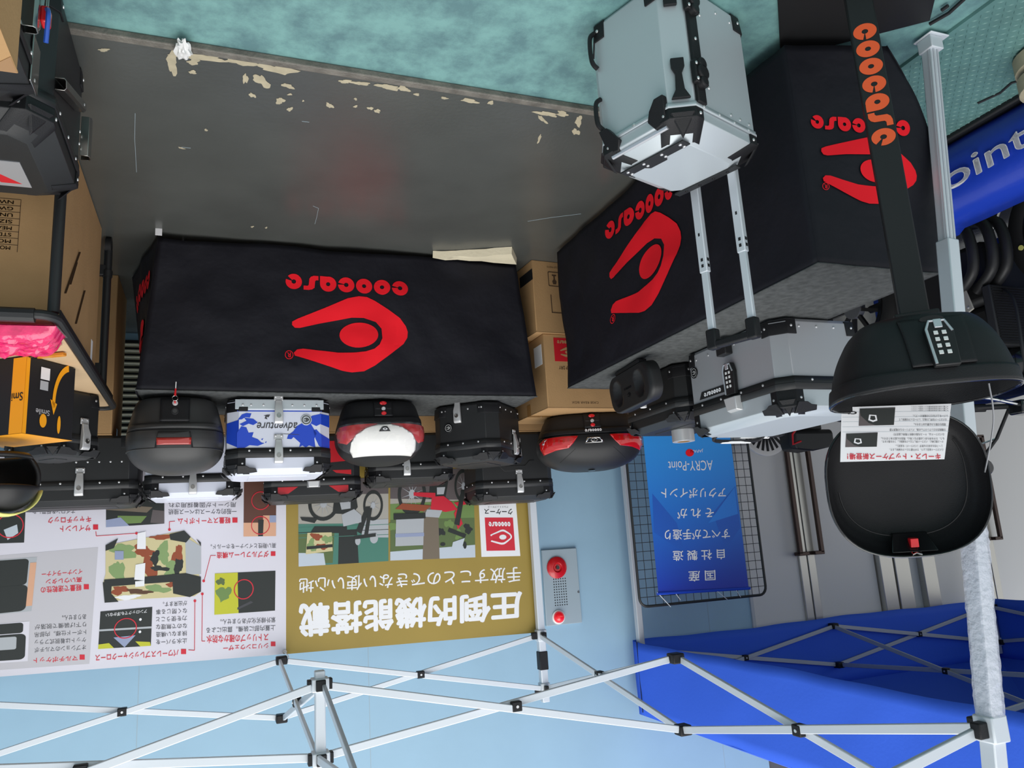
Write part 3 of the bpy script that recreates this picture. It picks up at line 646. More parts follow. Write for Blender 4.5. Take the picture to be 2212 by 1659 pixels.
L1, N1 = canopy_frame(tf, (-.373, 3.143), -.016, 1.572, 1.526, 2.064, 2.382, 2.043, 2.345, 1.967, 2.226, 'tent_aluminium', 'tent_aluminium',
                      {'fl': (-2.115, 1.545, -.008), 'bl': 1, 'br': 1, 'fr': 1}, 2.46)
p = L1['bl']; bm = BM(); abox(bm, -.028, .028, -.028, .028, 2.16, 2.27, Matrix.Translation(p)); obj('grip_sleeve', bm, 'black_plastic', tf, bevel=.004)
# crumpled clear film around the front leg
bm = BM(); f = Vector((-2.115, 1.545, 0)); d = L1['fl'] + Vector((0, 0, 2.064)) - f
rings = []
for i in range(60):
    t = 0.62 + (0.985 - 0.62) * i / 59; cc = f + d * t; r = []
    for x, y in rrect(-.028, .028, -.028, .028, .008, 2):
        k = 1 + .10 * noise.noise(Vector((x * 60, y * 60, i * 1.3))) + .05 * noise.noise(Vector((x * 200, y * 200, i * 3)))
        r.append((cc.x + x * k, cc.y + y * k, cc.z))
    rings.append(r)
loft(bm, rings, False, False); obj('plastic_wrap', bm, 'plastic_film', tf, smooth=25)['label'] = 'crumpled clear plastic film'

# ---- blue canopy of the next stall
mat('blue_canvas', (58, 104, 226), 0.7, bump=0.08, bscale=60, spec=0.25)
bc = thing('blue_canopy', 'blue fabric canopy tent standing at the left with hanging valance', 'canopy tent', (0, 0, 0))
XB, YBk, YF, XL = -2.86, 5.22, 1.1, -6.5
def hem(t): return 2.24 + 0.006 * math.sin(t * 9) + 0.003 * math.sin(t * 31)
def valance(name, p, q, top, inward=0.0, amp=.014):
    bm = BM(); p = Vector(p); q = Vector(q); d = (q - p); n = Vector((-d.y, d.x, 0)).normalized(); rows = []
    for j in range(9):
        r = []
        for i in range(61):
            t = i / 60; v = j / 8; z0 = hem(t * d.length / 3); z1 = top + .0 * t
            w = amp * (noise.noise(Vector((t * d.length * 1.6, v * 1.3, 3.1))) + .5 * noise.noise(Vector((t * d.length * 4 + v * 2, v * 2, 7)))) * (1 - .6 * v)
            r.append(p + d * t + n * (w + inward * v) + Vector((0, 0, z0 + (z1 - z0) * v)))
        rows.append(r)
    loft(bm, rows, False, False, closed=False); return obj(name, bm, 'blue_canvas', bc, solid=.003, smooth=60)
valance('valance', (XB, YBk, 0), (XB, YF, 0), 2.74); valance('valance', (XL, YBk, 0), (XB, YBk, 0), 2.74); valance('valance', (XL, YF, 0), (XL, YBk, 0), 2.74); valance('valance', (XB, YF, 0), (XL, YF, 0), 2.74)
bm = BM(); pk = Vector(((XB + XL) / 2, (YBk + YF) / 2, 3.55)); cs = [Vector((XB, YF, 2.74)), Vector((XB, YBk, 2.74)), Vector((XL, YBk, 2.74)), Vector((XL, YF, 2.74))]
for a, b in zip(cs, cs[1:] + cs[:1]):
    va = [bm.verts.new(x) for x in (a, b, pk)]; bm.faces.new(va)
obj('roof', bm, 'blue_canvas', bc, solid=.003, smooth=0)
bm = BM(); tube(bm, [(XB + .004, YBk - .06, 2.24), (XB + .006, YBk - .06, 2.72)], .003, 5); obj('seam', bm, 'black_fabric', bc)
canopy_frame(bc, ((XB + XL) / 2, (YBk + YF) / 2), 0, (XB - XL) / 2 - .04, (YBk - YF) / 2 - .04, 2.30, 2.6, 2.30, 2.6, 2.45, 2.75, 'tent_shade', 'tent_aluminium', {'br': 1, 'bl': 1, 'fl': 1, 'fr': 1}, 2.7)

# ------------------------------------------------------------------ wire grid panel with the blue hanging banner
gp = thing('wire_grid_panel', 'black wire grid display panel behind the black case and tape roll', 'grid panel', (0, 0, 0))
YG = 4.86
g0 = ony(1382, 1302, YG); g1 = ony(1657, 1293, YG)
gx0, gx1, gz1 = g1[0], g0[0], (g0[2] + g1[2]) / 2
bm = BM(); pth = [(x, YG, z) for x, z in rrect(gx0, gx1, .06, gz1, .06, 5)]; tube(bm, pth, .0095, 8, closed=True); obj('frame', bm, 'black_powder', gp)
bm = BM()
n = 17
for i in range(1, n): x = gx0 + (gx1 - gx0) * i / n; tube(bm, [(x, YG, .06), (x, YG, gz1)], .0022, 5)
k = int((gz1 - .06) / .062)
for i in range(1, k + 1): z = gz1 - i * .062; tube(bm, [(gx0, YG + .004, z), (gx1, YG + .004, z)], .0022, 5)
obj('wire_mesh', bm, 'black_powder', gp)
bm = BM()
for x in (gx0 + .1, gx1 - .1): bar(bm, (x, YG - .01, .012), (x, YG + .4, .012), .024, .024); bar(bm, (x, YG, .024), (x, YG, .08), .02, .02)
obj('foot_bar', bm, 'black_powder', gp, bevel=.003)
hb = thing('hanging_banner', 'blue hanging banner with white lettering tied to the wire grid', 'banner', (0, 0, 0))
YA = YG - .035
def asurf(l): return lambda x, y: tuple(ony(x, y, YA - .0006 * l))
m = bpy.data.materials.new('blue_banner_print'); m.use_nodes = True; nt = m.node_tree; b = nt.nodes['Principled BSDF']; tcn = nt.nodes.new('ShaderNodeTexCoord'); sp = nt.nodes.new('ShaderNodeSeparateXYZ'); mr = nt.nodes.new('ShaderNodeMapRange'); rr = nt.nodes.new('ShaderNodeValToRGB')
nt.links.new(tcn.outputs['Object'], sp.inputs[0]); nt.links.new(sp.outputs['Z'], mr.inputs[0]); nt.links.new(mr.outputs[0], rr.inputs[0]); nt.links.new(rr.outputs[0], b.inputs['Base Color'])
mr.inputs[1].default_value = .85; mr.inputs[2].default_value = 1.92; rr.color_ramp.elements[0].color = (*lin((44, 154, 240)), 1); rr.color_ramp.elements[1].color = (*lin((16, 44, 176)), 1); b.inputs['Roughness'].default_value = .5; MATS['blue_banner_print'] = m
e = rr.color_ramp.elements.new(.45); e.color = (*lin((20, 116, 214)), 1)
A4 = [ony(*q, YA) for q in ((1612, 1270), (1420, 1281), (1392, 950), (1582, 940))]
ax0_, ax1_ = (A4[0][0] + A4[3][0]) / 2, (A4[1][0] + A4[2][0]) / 2
bm = BM(); prism(bm, [(ax0_, .72), (ax1_, .72), (ax1_, A4[1][2]), (ax0_, A4[0][2])], YA, YA + .001); obj('sheet', bm, 'blue_banner_print', hb, smooth=0)
mat('facet_light', (30, 128, 226), 0.5); mat('facet_dark', (18, 92, 196), 0.5)
def ashape(nm, pts, l, mm): return obj(nm, lay(flat([pts]), asurf(l)), mm, hb, smooth=0)
ashape('facet', [(1599, 1140), (1588, 1050), (1540, 1108), (1567, 1187)], 1, 'facet_dark'); ashape('facet', [(1409, 1066), (1413, 1150), (1480, 1196), (1462, 1130)], 1, 'facet_dark'); ashape('facet', [(1594, 1110), (1587, 1052), (1530, 1130)], 2, 'facet_light')
def atext(s, q, bold=.012): obj('lettering', lay(unit(textflat(s, bold)), quadmap(q, asurf(4))), 'white_print', hb, smooth=0)
atext('国 産', [(1545, 1231), (1487, 1234), (1488, 1257), (1546, 1254)]); atext('自 社 製 造', [(1565, 1186), (1453, 1190), (1453, 1212), (1566, 1208)]); atext('すべてが手造り', [(1576, 1142), (1436, 1144), (1436, 1167), (1577, 1164)])
atext('そ れ が', [(1542, 1097), (1463, 1099), (1463, 1121), (1542, 1119)]); atext('アクリポイント', [(1568, 1054), (1428, 1055), (1428, 1077), (1568, 1075)]); atext('ACRY-Point', [(1539, 994), (1443, 997), (1444, 1017), (1540, 1016)], .0); atext('JAPAN', [(1519, 969), (1492, 970), (1492, 978), (1519, 977)], 0)
obj('red_spot', lay(flat([ell(1490, 978, 9, 8)]), asurf(4)), 'red_print', hb, smooth=0)
bm = BM(); tube(bm, [(ax0_ - .01, YA, A4[0][2] + .004), (ax1_ + .01, YA, A4[1][2] + .004)], .011, 8); obj('top_rod', bm, 'blue_print', hb)
for (a, b_) in (((1420, 1280), (1449, 1311)), ((1548, 1276), (1571, 1295)), ((1590, 1274), (1600, 1290)), ((1458, 1280), (1470, 1296))):
    bm = BM(); tube(bm, [ony(*a, YA - .006), ony(*b_, YG - .014)], .0022, 5); obj('tie_cord', bm, 'white_print', hb)
wd = thing('slotted_disc', 'white round disc with dark slots beside the wire grid panel', 'disc', (0, 0, 0))
YD = 4.98; cpx = ony(1652, 922, YD); R0 = abs(ony(1652, 985, YD)[2] - cpx[2])
bm = BM(); cyl(bm, (cpx[0], YD, cpx[2]), R0, .03, 'y', 56); obj('rim', bm, 'white_paint', wd, bevel=.004)
for k in range(24):
    a = 2 * PI * k / 24; bm = BM(); M = Matrix.Translation((cpx[0], YD - .002, cpx[2])) @ Matrix.Rotation(a, 4, 'Y'); abox(bm, -.012, .012, 0, .003, R0 * .42, R0 * .84, M); obj('slot', bm, 'black_print', wd, smooth=0)
bm = BM(); bar(bm, (cpx[0], YD + .015, 0), (cpx[0], YD + .015, cpx[2] - R0 * .9), .03, .012); obj('stand', bm, 'white_paint', wd)

# ------------------------------------------------------------------ tables and their covers
T = .755
def table(lab, x0, x1, y0, y1):
    t = thing('folding_table', lab, 'table', ((x0 + x1) / 2, (y0 + y1) / 2, 0)); cx, cy = (x0 + x1) / 2, (y0 + y1) / 2
    box('tabletop', x0 - cx, x1 - cx, y0 - cy, y1 - cy, .69, .722, 'plywood', t, bevel=.004)
    for x in (x0 + .08, x1 - .08):
        for y in (y0 + .07, y1 - .07):
            bm = BM(); cyl(bm, (x - cx, y - cy, 0), .014, .689, 'z', 12); obj('leg', bm, 'steel', t)
table('folding table hidden under the long black cover', -1.48, .25, 3.66, 4.19)
table('folding table hidden under the black cover of the left display', -2.08, -1.67, 1.75, 3.38)
def wr(x, z, k=1.0):
    v = Vector((x, z, 1.7)); a = .013 * noise.noise(v * 2.3) + .009 * noise.noise(v * 6.1 + Vector((3, 1, 0))) + .0035 * (1 - abs(noise.noise(v * 4.3 + Vector((9, 2, 0)))) * 3)
    return k * a * 1.35
cv = thing('table_cover', 'black fabric cover with red emblem on the long table below the banner', 'table cover', (0, 0, 0))
YC = 3.615
def xr(z): t = z / T; return .262 + (.335 - .262) * t
def xl(z): t = z / T; return -1.475 + (-1.545 + 1.475) * t
def hemz(s): return .022 + .012 * (.5 + .5 * math.sin(s * 14 + 1)) + .03 * s ** 4 * 0
def topz(s): return T - .004 - .012 * s * s
bm = BM(); rows = []
for j in range(31):
    r = []
    for i in range(81):
        s = i / 80; v = j / 30; z = hemz(s) + (topz(s) - hemz(s)) * v; x = xl(z) + (xr(z) - xl(z)) * s
        r.append((x, YC + wr(x, z) * min(1, (1 - v) * 6), z))
    rows.append(r)
loft(bm, rows, False, False, closed=False)
def side(bm, fx, out_b, out_t, k0):
    rows = []
    for j in range(31):
        r = []
        for i in range(25):
            s = i / 24; v = j / 30; z = .022 + (T - .004 - .022) * v; x0 = fx(z); x1 = fx(T) * v + out_b * (1 - v)
            r.append((x0 + (x1 - x0) * s + wr(s * .6 + k0, z) * (1 - abs(2 * s - 1)) * min(1, (1 - v) * 6), YC + .585 * s + wr(s * 0 + (xr(z) if k0 < 9 else xl(z)), z) * (1 - s) * min(1, (1 - v) * 6), z))
        rows.append(r)
    loft(bm, rows, False, False, closed=False)
side(bm, xr, .425, .335, 5.0); side(bm, xl, -1.5, -1.545, 11.0)
obj('skirt', bm, 'black_fabric', cv, solid=.002, smooth=70, offset=1)
bm = BM(); rows = []
for j in range(13):
    rows.append([(-1.548 + (1.548 + .338) * i / 60, YC - .003 + .59 * j / 12, T - .003 - .012 * (i / 60) ** 2 + .002 * noise.noise(Vector((i * .2, j * .4, 0)))) for i in range(61)])
loft(bm, rows, False, False, closed=False); obj('top_panel', bm, 'grey_felt', cv, solid=.004, smooth=60, offset=-1)['label'] = 'grey felt top of the cover'
bm = BM(); tube(bm, [(-1.548 + 1.886 * i / 40, YC - .004, T - .002 - .012 * (i / 40) ** 2) for i in range(41)], .003, 6); obj('top_seam', bm, 'grey_felt', cv)
def csurf(px, py):
    p = ony(px, py, YC); return (p[0], YC + wr(p[0], p[2]) - .0045, p[2])
def cloth_decal(name, bm, q, parent, m='red_print', step=.045, surf=None):
    lay(cut(unit(bm) if name != 'emblem' else bm, step), quadmap(q, surf or csurf)); return obj(name, bm, m, parent, smooth=70)
z7 = lambda x, y: (260 + x * .43399, 480 + y * .43384)
cloth_decal('emblem', logo(), [z7(1430, 368), z7(852, 378), z7(858, 745), z7(1430, 752)], cv)['label'] = 'red emblem'
cloth_decal('lettering', word(), [z7(1430, 298), z7(822, 258), z7(822, 334), z7(1430, 372)], cv)['label'] = 'red lettering'
cloth_decal('trademark', rmark(), [z7(860, 640), z7(818, 640), z7(818, 686), z7(860, 686)], cv, step=.3)
# emblem on the flared right end of the cover
def endsurf(u, z): x0 = xr(z); v = z / T; x1 = .335 * v + .425 * (1 - v); return (x0 + (x1 - x0) * u + wr(u * .6 + 5, z) * (1 - abs(2 * u - 1)) + .008, YC + .585 * u, z)
bm = cut(unit(logo()), .06); lay(bm, lambda a, b: endsurf(.2 + .7 * a, .34 + .26 * b)); obj('emblem', bm, 'red_print', cv, smooth=70)
bm = cut(word(), .06); lay(bm, lambda a, b: endsurf(.1 + .75 * a, .16 + .09 * b)); obj('lettering', bm, 'red_print', cv, smooth=70)
bm = BM(); p = onz(343, 507, .025); abox(bm, p[0] - .014, p[0] + .014, p[1] - .012, p[1] - .009, .0, .032); obj('white_tag', bm, 'white_print', cv, smooth=0)

c2 = thing('table_cover', 'black fabric cover with red emblems on the left table behind the silver case', 'table cover', (0, 0, 0))
XA = -1.632; YB2 = 1.66
xlB = lambda z: -2.11 + .03 * math.sin(PI * z / T) * -1 + .17 * (1 - z / T) ** 2.2
def yB(x, z): return YB2 - .085 * ((XA - x) / .3) * (1 - z / T) ** 1.1
def wrA(y, z): return .8 * wr(y * 1.0 + 20, z) + .01 * noise.noise(Vector((y * 1.2 + z * 2.2, 2, 5)))
bm = BM(); rows = []
for j in range(31):
    r = []; v = j / 30; z = .03 + (T - .004 - .03) * v
    for i in range(71):
        y = YB2 + (3.41 - YB2) * i / 70; r.append((XA + wrA(y, z) * min(1, (1 - v) * 6) * min(1, i / 4), y, z))
    rows.append(r)
loft(bm, rows, False, False, closed=False)
rows = []
for j in range(31):
    r = []; v = j / 30; z = .03 + (T - .004 - .03) * v
    for i in range(29):
        x = XA + (xlB(z) - XA) * i / 28; r.append((x, yB(x, z) + .5 * wr(x + 40, z) * min(1, (1 - v) * 6) * min(1, i / 4), z))
    rows.append(r)
loft(bm, rows, False, False, closed=False)
rows = []
for j in range(31):
    r = []; v = j / 30; z = .03 + (T - .004 - .03) * v
    for i in range(41):
        s = i / 40; r.append((xlB(z) + (-2.11 - xlB(z)) * min(1, s * 4) + wr(s * 2 + 60, z) * min(1, s * 8), yB(xlB(z), z) + (3.41 - yB(xlB(z), z)) * s, z))
    rows.append(r)
loft(bm, rows, False, False, closed=False)
obj('skirt', bm, 'black_fabric', c2, solid=.002, smooth=70)
bm = BM(); rows = []
for j in range(40): rows.append([(XA + .003 - .485 * i / 14, YB2 - .003 + 1.755 * j / 39, T - .003 + .002 * noise.noise(Vector((i * .4, j * .3, 4)))) for i in range(15)])
loft(bm, rows, False, False, closed=False); obj('top_panel', bm, 'grey_felt', c2, solid=.004, smooth=60, offset=1)['label'] = 'grey felt top of the cover'
def Asurf(px, py): p = onx(px, py, XA); return (XA + wrA(p[1], p[2]) + .0045, p[1], p[2])
def Bsurf(px, py):
    p = ony(px, py, YB2)
    for _ in range(4): p = ony(px, py, yB(p[0], p[2]))
    return (p[0], yB(p[0], p[2]) + .5 * wr(p[0] + 40, p[2]) - .0055, p[2])
z8 = lambda x, y: (1100 + x * .3164, 380 + y * .3164)
zz7 = lambda x, y: (1700 + x * .39174, y * .39174)
cloth_decal('emblem', logo(), [z8(1165, 105), z8(700, 472), z8(700, 1071), z8(1165, 783)], c2, surf=Asurf)['label'] = 'red emblem on the long side'
cloth_decal('lettering', word(), [z8(1122, 12), z8(658, 330), z8(662, 446), z8(1126, 140)], c2, surf=Asurf)
cloth_decal('trademark', rmark(), [z8(736, 934), z8(703, 956), z8(703, 1018), z8(736, 998)], c2, surf=Asurf, step=.3)
cloth_decal('emblem', logo(), [zz7(700, 815), zz7(188, 693), zz7(188, 1082), zz7(700, 1165)], c2, surf=Bsurf)['label'] = 'red emblem on the short end'
cloth_decal('lettering', word(), [zz7(662, 672), zz7(128, 634), zz7(132, 706), zz7(664, 762)], c2, surf=Bsurf)
cloth_decal('trademark', rmark(), [zz7(230, 1010), zz7(190, 1008), zz7(190, 1050), zz7(230, 1052)], c2, surf=Bsurf, step=.3)

# ------------------------------------------------------------------ cardboard cartons
def carton(lab, x0, x1, y0, y1, z0, z1, rz=0.0, group=None):
    cx, cy = (x0 + x1) / 2, (y0 + y1) / 2; w, d, h = (x1 - x0) / 2, (y1 - y0) / 2, z1 - z0
    t = thing('cardboard_carton', lab, 'box', (cx, cy, z0), rz, group)
    bm = BM(); abox(bm, -w, w, -d, d, 0, h - .002)
    obj('carton_body', bm, 'cardboard', t, bevel=.004)
    bm = BM()
    for s in (-1, 1): y0_, y1_ = sorted((s * .002, s * (d + .001))); abox(bm, -w - .001, w + .001, y0_, y1_, h - .002, h + .001)
    obj('flap', bm, 'cardboard', t, smooth=0)
    bm = BM(); abox(bm, -w - .0015, w + .0015, -.025, .025, h + .001, h + .0016); abox(bm, -w - .0016, -w - .0008, -.025, .025, h - .06, h + .001); abox(bm, w + .0008, w + .0016, -.025, .025, h - .06, h + .001)
    obj('packing_tape', bm, 'packing_tape', t, smooth=0)
    return t, w, d, h
def onface(bm, cx, cz, w, h, y, t=.0008):
    for v in bm.verts: v.co = Vector((cx + (v.co.x - .5) * w, y, cz + (v.co.y - .5) * h))
    bmesh.ops.recalc_face_normals(bm, faces=bm.faces); return bm
t, w, d, h = carton('lower brown carton standing on the floor between the two covered tables', -2.1, -1.555, 3.62, 4.0, 0, .405, -.06)
bm = flat([rrect(0, 1, 0, 1, .1), rrect(.06, .94, .06, .94, .08)]); onface(bm, w - .13, .29 - .19, .075, .085, -d - .001); obj('wine_glass_mark', bm, 'cardboard_print', t, smooth=0)
bm = flat([[(.32, .2), (.68, .2), (.68, .28), (.56, .3), (.56, .5), (.68, .66), (.62, .85), (.38, .85), (.32, .66), (.44, .5), (.44, .3), (.32, .28)]]); onface(bm, w - .13, .1, .075, .085, -d - .0012); obj('wine_glass_mark', bm, 'cardboard_print', t, smooth=0)
bm = BM(); abox(bm, w - .105, w - .1, -d - .001, -d, .19, .29); abox(bm, w - .2, w - .1, -d - .001, -d, .288, .293); obj('print_line', bm, 'cardboard_print', t, smooth=0)
bm = unit(textflat('MOTORCYCLE PARTS', 0)); onface(bm, w - .16, .032, .14, .01, -d - .001); obj('lettering', bm, 'cardboard_print', t, smooth=0)
bm = BM(); abox(bm, w, w + .001, -d, -d + .16, .05, .11); obj('black_strip', bm, 'black_print', t, smooth=0)
t, w, d, h = carton('upper brown carton with red label stacked below the big black top case', -2.35, -1.605, 3.63, 4.13, .407, .81, -.02)
bm = BM(); abox(bm, w - .19, w - .06, -d - .001, -d, .02, .15); rl = obj('red_label', bm, 'red_paint', t, smooth=0)
bm = logo(); onface(bm, w - .13, .098, .07, .055, -d - .0016); obj('emblem', bm, 'cardboard', rl, smooth=0)
bm = word(); onface(bm, w - .13, .042, .1, .018, -d - .0016); obj('lettering', bm, 'cardboard', rl, smooth=0)
bm = BM(); abox(bm, w, w + .001, -d + .03, -d + .13, .05, .16); obj('white_label', bm, 'white_print', t, smooth=0)
bm = unit(textflat('KEEP DRY', .01)); onface(bm, w - .12, .185, .08, .018, -d - .001); obj('lettering', bm, 'cardboard_print', t, smooth=0)
bm = unit(textflat('CASE REAR BOX', 0)); onface(bm, w - .22, h - .03, .16, .012, -d - .001); obj('lettering', bm, 'cardboard_print', t, smooth=0)
ZR = .84
for i, (a, b, l) in enumerate(((-1.95, -1.40, 'brown carton under the black case left of the banner print'), (-1.38, -.80, 'brown carton under the black case with two silver latches'), (-.78, -.20, 'brown carton under the red and black case'), (-.18, .36, 'brown carton under the white case of the back row'), (.495, 1.05, 'brown carton under the wide black case'))):
    carton(l, a, b, 4.24, 4.655, 0, ZR - .004)
# folded cream cloth poking out below the cover
fc = thing('folded_cloth', 'cream folded cloth lying on the floor under the long table cover', 'cloth', (0, 0, 0))
q = [onz(*p, .01) for p in ((1106, 536), (1098, 578), (925, 560), (975, 545))]
bm = BM(); lower = [Vector((p[0], p[1], .003)) for p in q]; lower[1].y = min(lower[1].y, 3.585); lower[2].y = min(lower[2].y, 3.585)
up_ = [p + Vector((0, .01, .035)) for p in lower]; loft(bm, [lower, up_]); bmesh.ops.recalc_face_normals(bm, faces=bm.faces); bmesh.ops.subdivide_edges(bm, edges=bm.edges[:], cuts=6, use_grid_fill=True)
for v in bm.verts: v.co.z = max(.002, v.co.z + .008 * noise.noise(v.co * 14))
obj('cloth_fold', bm, 'cream_cloth', fc, smooth=60)
T = .758
# ------------------------------------------------------------------ angular metal luggage cases
def octa(w, d, c, z, o=0.0):
    a, b = w / 2 + o, d / 2 + o; c = c + o * 0.59
    return [Vector(p) for p in ((-a + c, -b, z), (a - c, -b, z), (a, -b + c, z), (a, b - c, z), (a - c, b, z), (-a + c, b, z), (-a, b - c, z), (-a, -b + c, z))]
_riv = {}
def rivet(m, parent, loc, nrm):
    if m not in _riv:
        bm = BM(); loft(bm, [circ((0, 0, h), r, 'z', 10) for h, r in ((0, .0052), (.0018, .0046), (.003, .0022))]); bmesh.ops.recalc_face_normals(bm, faces=bm.faces)
        o = obj('rivet', bm, m, parent); _riv[m] = o
    else:
        o = bpy.data.objects.new('rivet', _riv[m].data); COL.objects.link(o); o.parent = parent
    o.location = loc; o.rotation_euler = Vector(nrm).to_track_quat('Z', 'Y').to_euler(); return o
def latch(parent, x, y, z, m='latch_metal', face=0.0, s=1.2, mp=None):
    """toggle latch standing on a face that looks along -Y (face rotates it about z)"""
    e = obj('latch', latch_bm(s), m, parent, (x, y, z), (0, 0, face), bevel=.003)
    bm = BM(); loft(bm, [circ((0, y_, .012 * s), r, 'y', 16) for y_, r in ((-.018 * s, .0085 * s), (-.0215 * s, .0085 * s), (-.0215 * s, .006 * s), (-.0195 * s, .0055 * s))], False); bmesh.ops.recalc_face_normals(bm, faces=bm.faces); obj('lock_cylinder', bm, 'steel', e)
    bm = BM(); abox(bm, -.017 * s, .017 * s, -.005, -.0005, -.072 * s, -.05 * s); b = obj('latch_plate', bm, m, e, bevel=.002)
    for q in (-1, 1): rivet('rivet_metal', b, (q * .011 * s, -.005, -.066 * s), (0, -1, 0))
    return e
def latch_bm(s):
    bm = BM()
    pr = [(-.0015, .042), (-.012, .042), (-.0175, .034), (-.0185, -.012), (-.011, -.036), (-.009, -.052), (-.0015, -.052)]
    wd = [.0165, .0165, .0165, .0165, .0135, .0125, .0125]
    loft(bm, [[(-wd[i] * s, pr[i][0] * s, pr[i][1] * s) for i in range(7)], [(wd[i] * s, pr[i][0] * s, pr[i][1] * s) for i in range(7)]]); bmesh.ops.recalc_face_normals(bm, faces=bm.faces); return bm
def corner_strip(w, d, c, k, levels, ext, o=.0045):
    """surface that wraps vertical corner k of the octagon; levels = [(z, inset)], ext = reach along both sides"""
    rows = []
    for z, ins in levels:
        P = octa(w - 2 * ins, d - 2 * ins, c, z, o); i0 = (2 * k + 1) % 8; a, b = P[i0], P[(i0 + 1) % 8]; pa, nb = P[(i0 - 1) % 8], P[(i0 + 2) % 8]
        e = ext if not isinstance(ext, (list, tuple)) else ext[len(rows)]
        rows.append([a + (pa - a).normalized() * e, a, b, b + (nb - b).normalized() * e])
    bm = BM(); loft(bm, rows, False, False, closed=False); bmesh.ops.recalc_face_normals(bm, faces=bm.faces); return bm
def alu_case(label, loc, rz, w, d, c, zb, bh, hv, hs, ins, body='silver_panel', lid='silver_panel', band='black_powder', guard='black_plastic', rv='rivet_metal', cat='luggage case', name='aluminium_case', latches=(), group=None, foot=True, hooks=True, nf=4, ns=2, ribs=True, lower_rivets=True):
    t = thing(name, label, cat, loc, rz, group)
    bm = BM(); loft(bm, [octa(w - .016, d - .016, c, 0), octa(w, d, c, .012), octa(w, d, c, zb)]); bmesh.ops.recalc_face_normals(bm, faces=bm.faces); bd = obj('body', bm, body, t, bevel=.002, smooth=25)
    z1 = zb + bh; z2 = z1 + hv; z3 = z2 + hs
    bm = BM(); loft(bm, [octa(w, d, c, zb + .001), octa(w, d, c, z2), octa(w - 2 * ins, d - 2 * ins, c * .8, z3 - .004), octa(w - 2 * ins - .012, d - 2 * ins - .012, c * .8, z3)]); bmesh.ops.recalc_face_normals(bm, faces=bm.faces); ld = obj('lid', bm, lid, t, bevel=.002, smooth=25)
    if ribs:
        bm = BM()
        for o_ in (.07, .0):
            if o_: abox(bm, -w / 2 + ins + o_, w / 2 - ins - o_, -d / 2 + ins + o_, d / 2 - ins - o_, z3 - .001, z3 + .003)
        obj('lid_panel', bm, lid, ld, bevel=.002)
    # frame band round the opening
    bm = BM(); R = [octa(w, d, c, zb - .004, .004), octa(w, d, c, zb + bh * .42, .004), octa(w, d, c, zb + bh * .46, .0055), octa(w, d, c, z1, .0055)]
    loft(bm, R, False, False); bmesh.ops.recalc_face_normals(bm, faces=bm.faces); fb = obj('frame_band', bm, band, t, solid=.004, offset=-1, smooth=25)
    yf = -d / 2 - .0055
    for i in range(nf):
        x = (-w / 2 + c) + (w - 2 * c) * (i + .5) / nf; rivet(rv, fb, (x, yf + .0015, zb + bh * .2), (0, -1, 0))
    for i in range(ns):
        y = (-d / 2 + c) + (d - 2 * c) * (i + .5) / ns
        for s in (-1, 1): rivet(rv, fb, (s * (w / 2 + .004), y, zb + bh * .2), (s, 0, 0))
    # corners
    for k in range(4):
        g = corner_strip(w, d, c, k, [(z1 - .002, 0), (z2, 0), (z3 - .004, ins)], [.032, .032, .022]); g = obj('corner_guard', g, guard, t, solid=.005, offset=-1, smooth=25, bevel=.0015)
        P = octa(w, d, c, (z1 + z2) / 2, .0045); i0 = (2 * k + 1) % 8; a, b = P[i0], P[(i0 + 1) % 8]
        ua = (P[(i0 - 1) % 8] - a).normalized(); ub = (P[(i0 + 2) % 8] - b).normalized()
        na = Vector((ua.y, -ua.x, 0)); na = na if na.dot(a) > 0 else -na; nb_ = Vector((ub.y, -ub.x, 0)); nb_ = nb_ if nb_.dot(b) > 0 else -nb_
        rivet(rv, g, a + ua * .018, na); rivet(rv, g, b + ub * .018, nb_)
        # raised triangle on the chamfer of the lid
        cm = (a + b) / 2; cn = Vector((cm.x / abs(cm.x) * 1, cm.y / abs(cm.y), 0)).normalized(); cd = (b - a).normalized(); hw = (b - a).length * .46
        bm = BM(); q0 = [cm + cd * hw + Vector((0, 0, hv * .1)), cm - cd * hw + Vector((0, 0, hv * .1)), cm + Vector((0, 0, hv * .5 + hs * 1.1)) - cn * ins * .7]
        loft(bm, [[p + cn * .001 for p in q0], [p * 1 + cn * .007 + (cm - p) * .12 for p in q0]]); bmesh.ops.recalc_face_normals(bm, faces=bm.faces); obj('corner_triangle', bm, guard, g, smooth=0, bevel=.001)
        if hooks:
            for u, n, base in ((ua, na, a), (ub, nb_, b)):
                bm = BM(); zt = z2 - (z1 + z2) / 2
                pr = [(-.004, zt - .014), (.034, zt - .014), (.05, zt - .004), (.074, zt - .002), (.084, zt + .014), (.07, zt + .016), (.034, zt + hs * .6 + .004), (-.004, zt + hs * .8)]
                loft(bm, [[base + u * p + n * .003 + Vector((0, 0, q)) - n * max(0, q - zt) * ins / hs for p, q in pr], [base + u * p + n * .013 + Vector((0, 0, q)) - n * max(0, q - zt) * ins / hs for p, q in pr]]); bmesh.ops.recalc_face_normals(bm, faces=bm.faces); obj('tie_hook', bm, guard, g, bevel=.002, smooth=30)
        if foot:
            f_ = obj('corner_foot', corner_strip(w, d, c, k, [(.004, .004), (.06, 0)], .04), guard, t, solid=.005, offset=-1, smooth=25, bevel=.001)
            if lower_rivets:
                P = octa(w, d, c, .03, .0045); a, b = P[i0], P[(i0 + 1) % 8]; rivet(rv, f_, a + ua * .018, na); rivet(rv, f_, b + ub * .018, nb_)
    for (x, z, *r) in latches: latch(t, x, -d / 2 - .002, z)
    t['_dim'] = (w, d, c, z1, z2, z3); del t['_dim']
    return t, dict(body=bd, lid=ld, band=fb, yf=-d / 2, xs=w / 2, z1=z1, z2=z2, z3=z3)
def front(bm, y): return lay(bm, lambda x, z: (x, y, z))
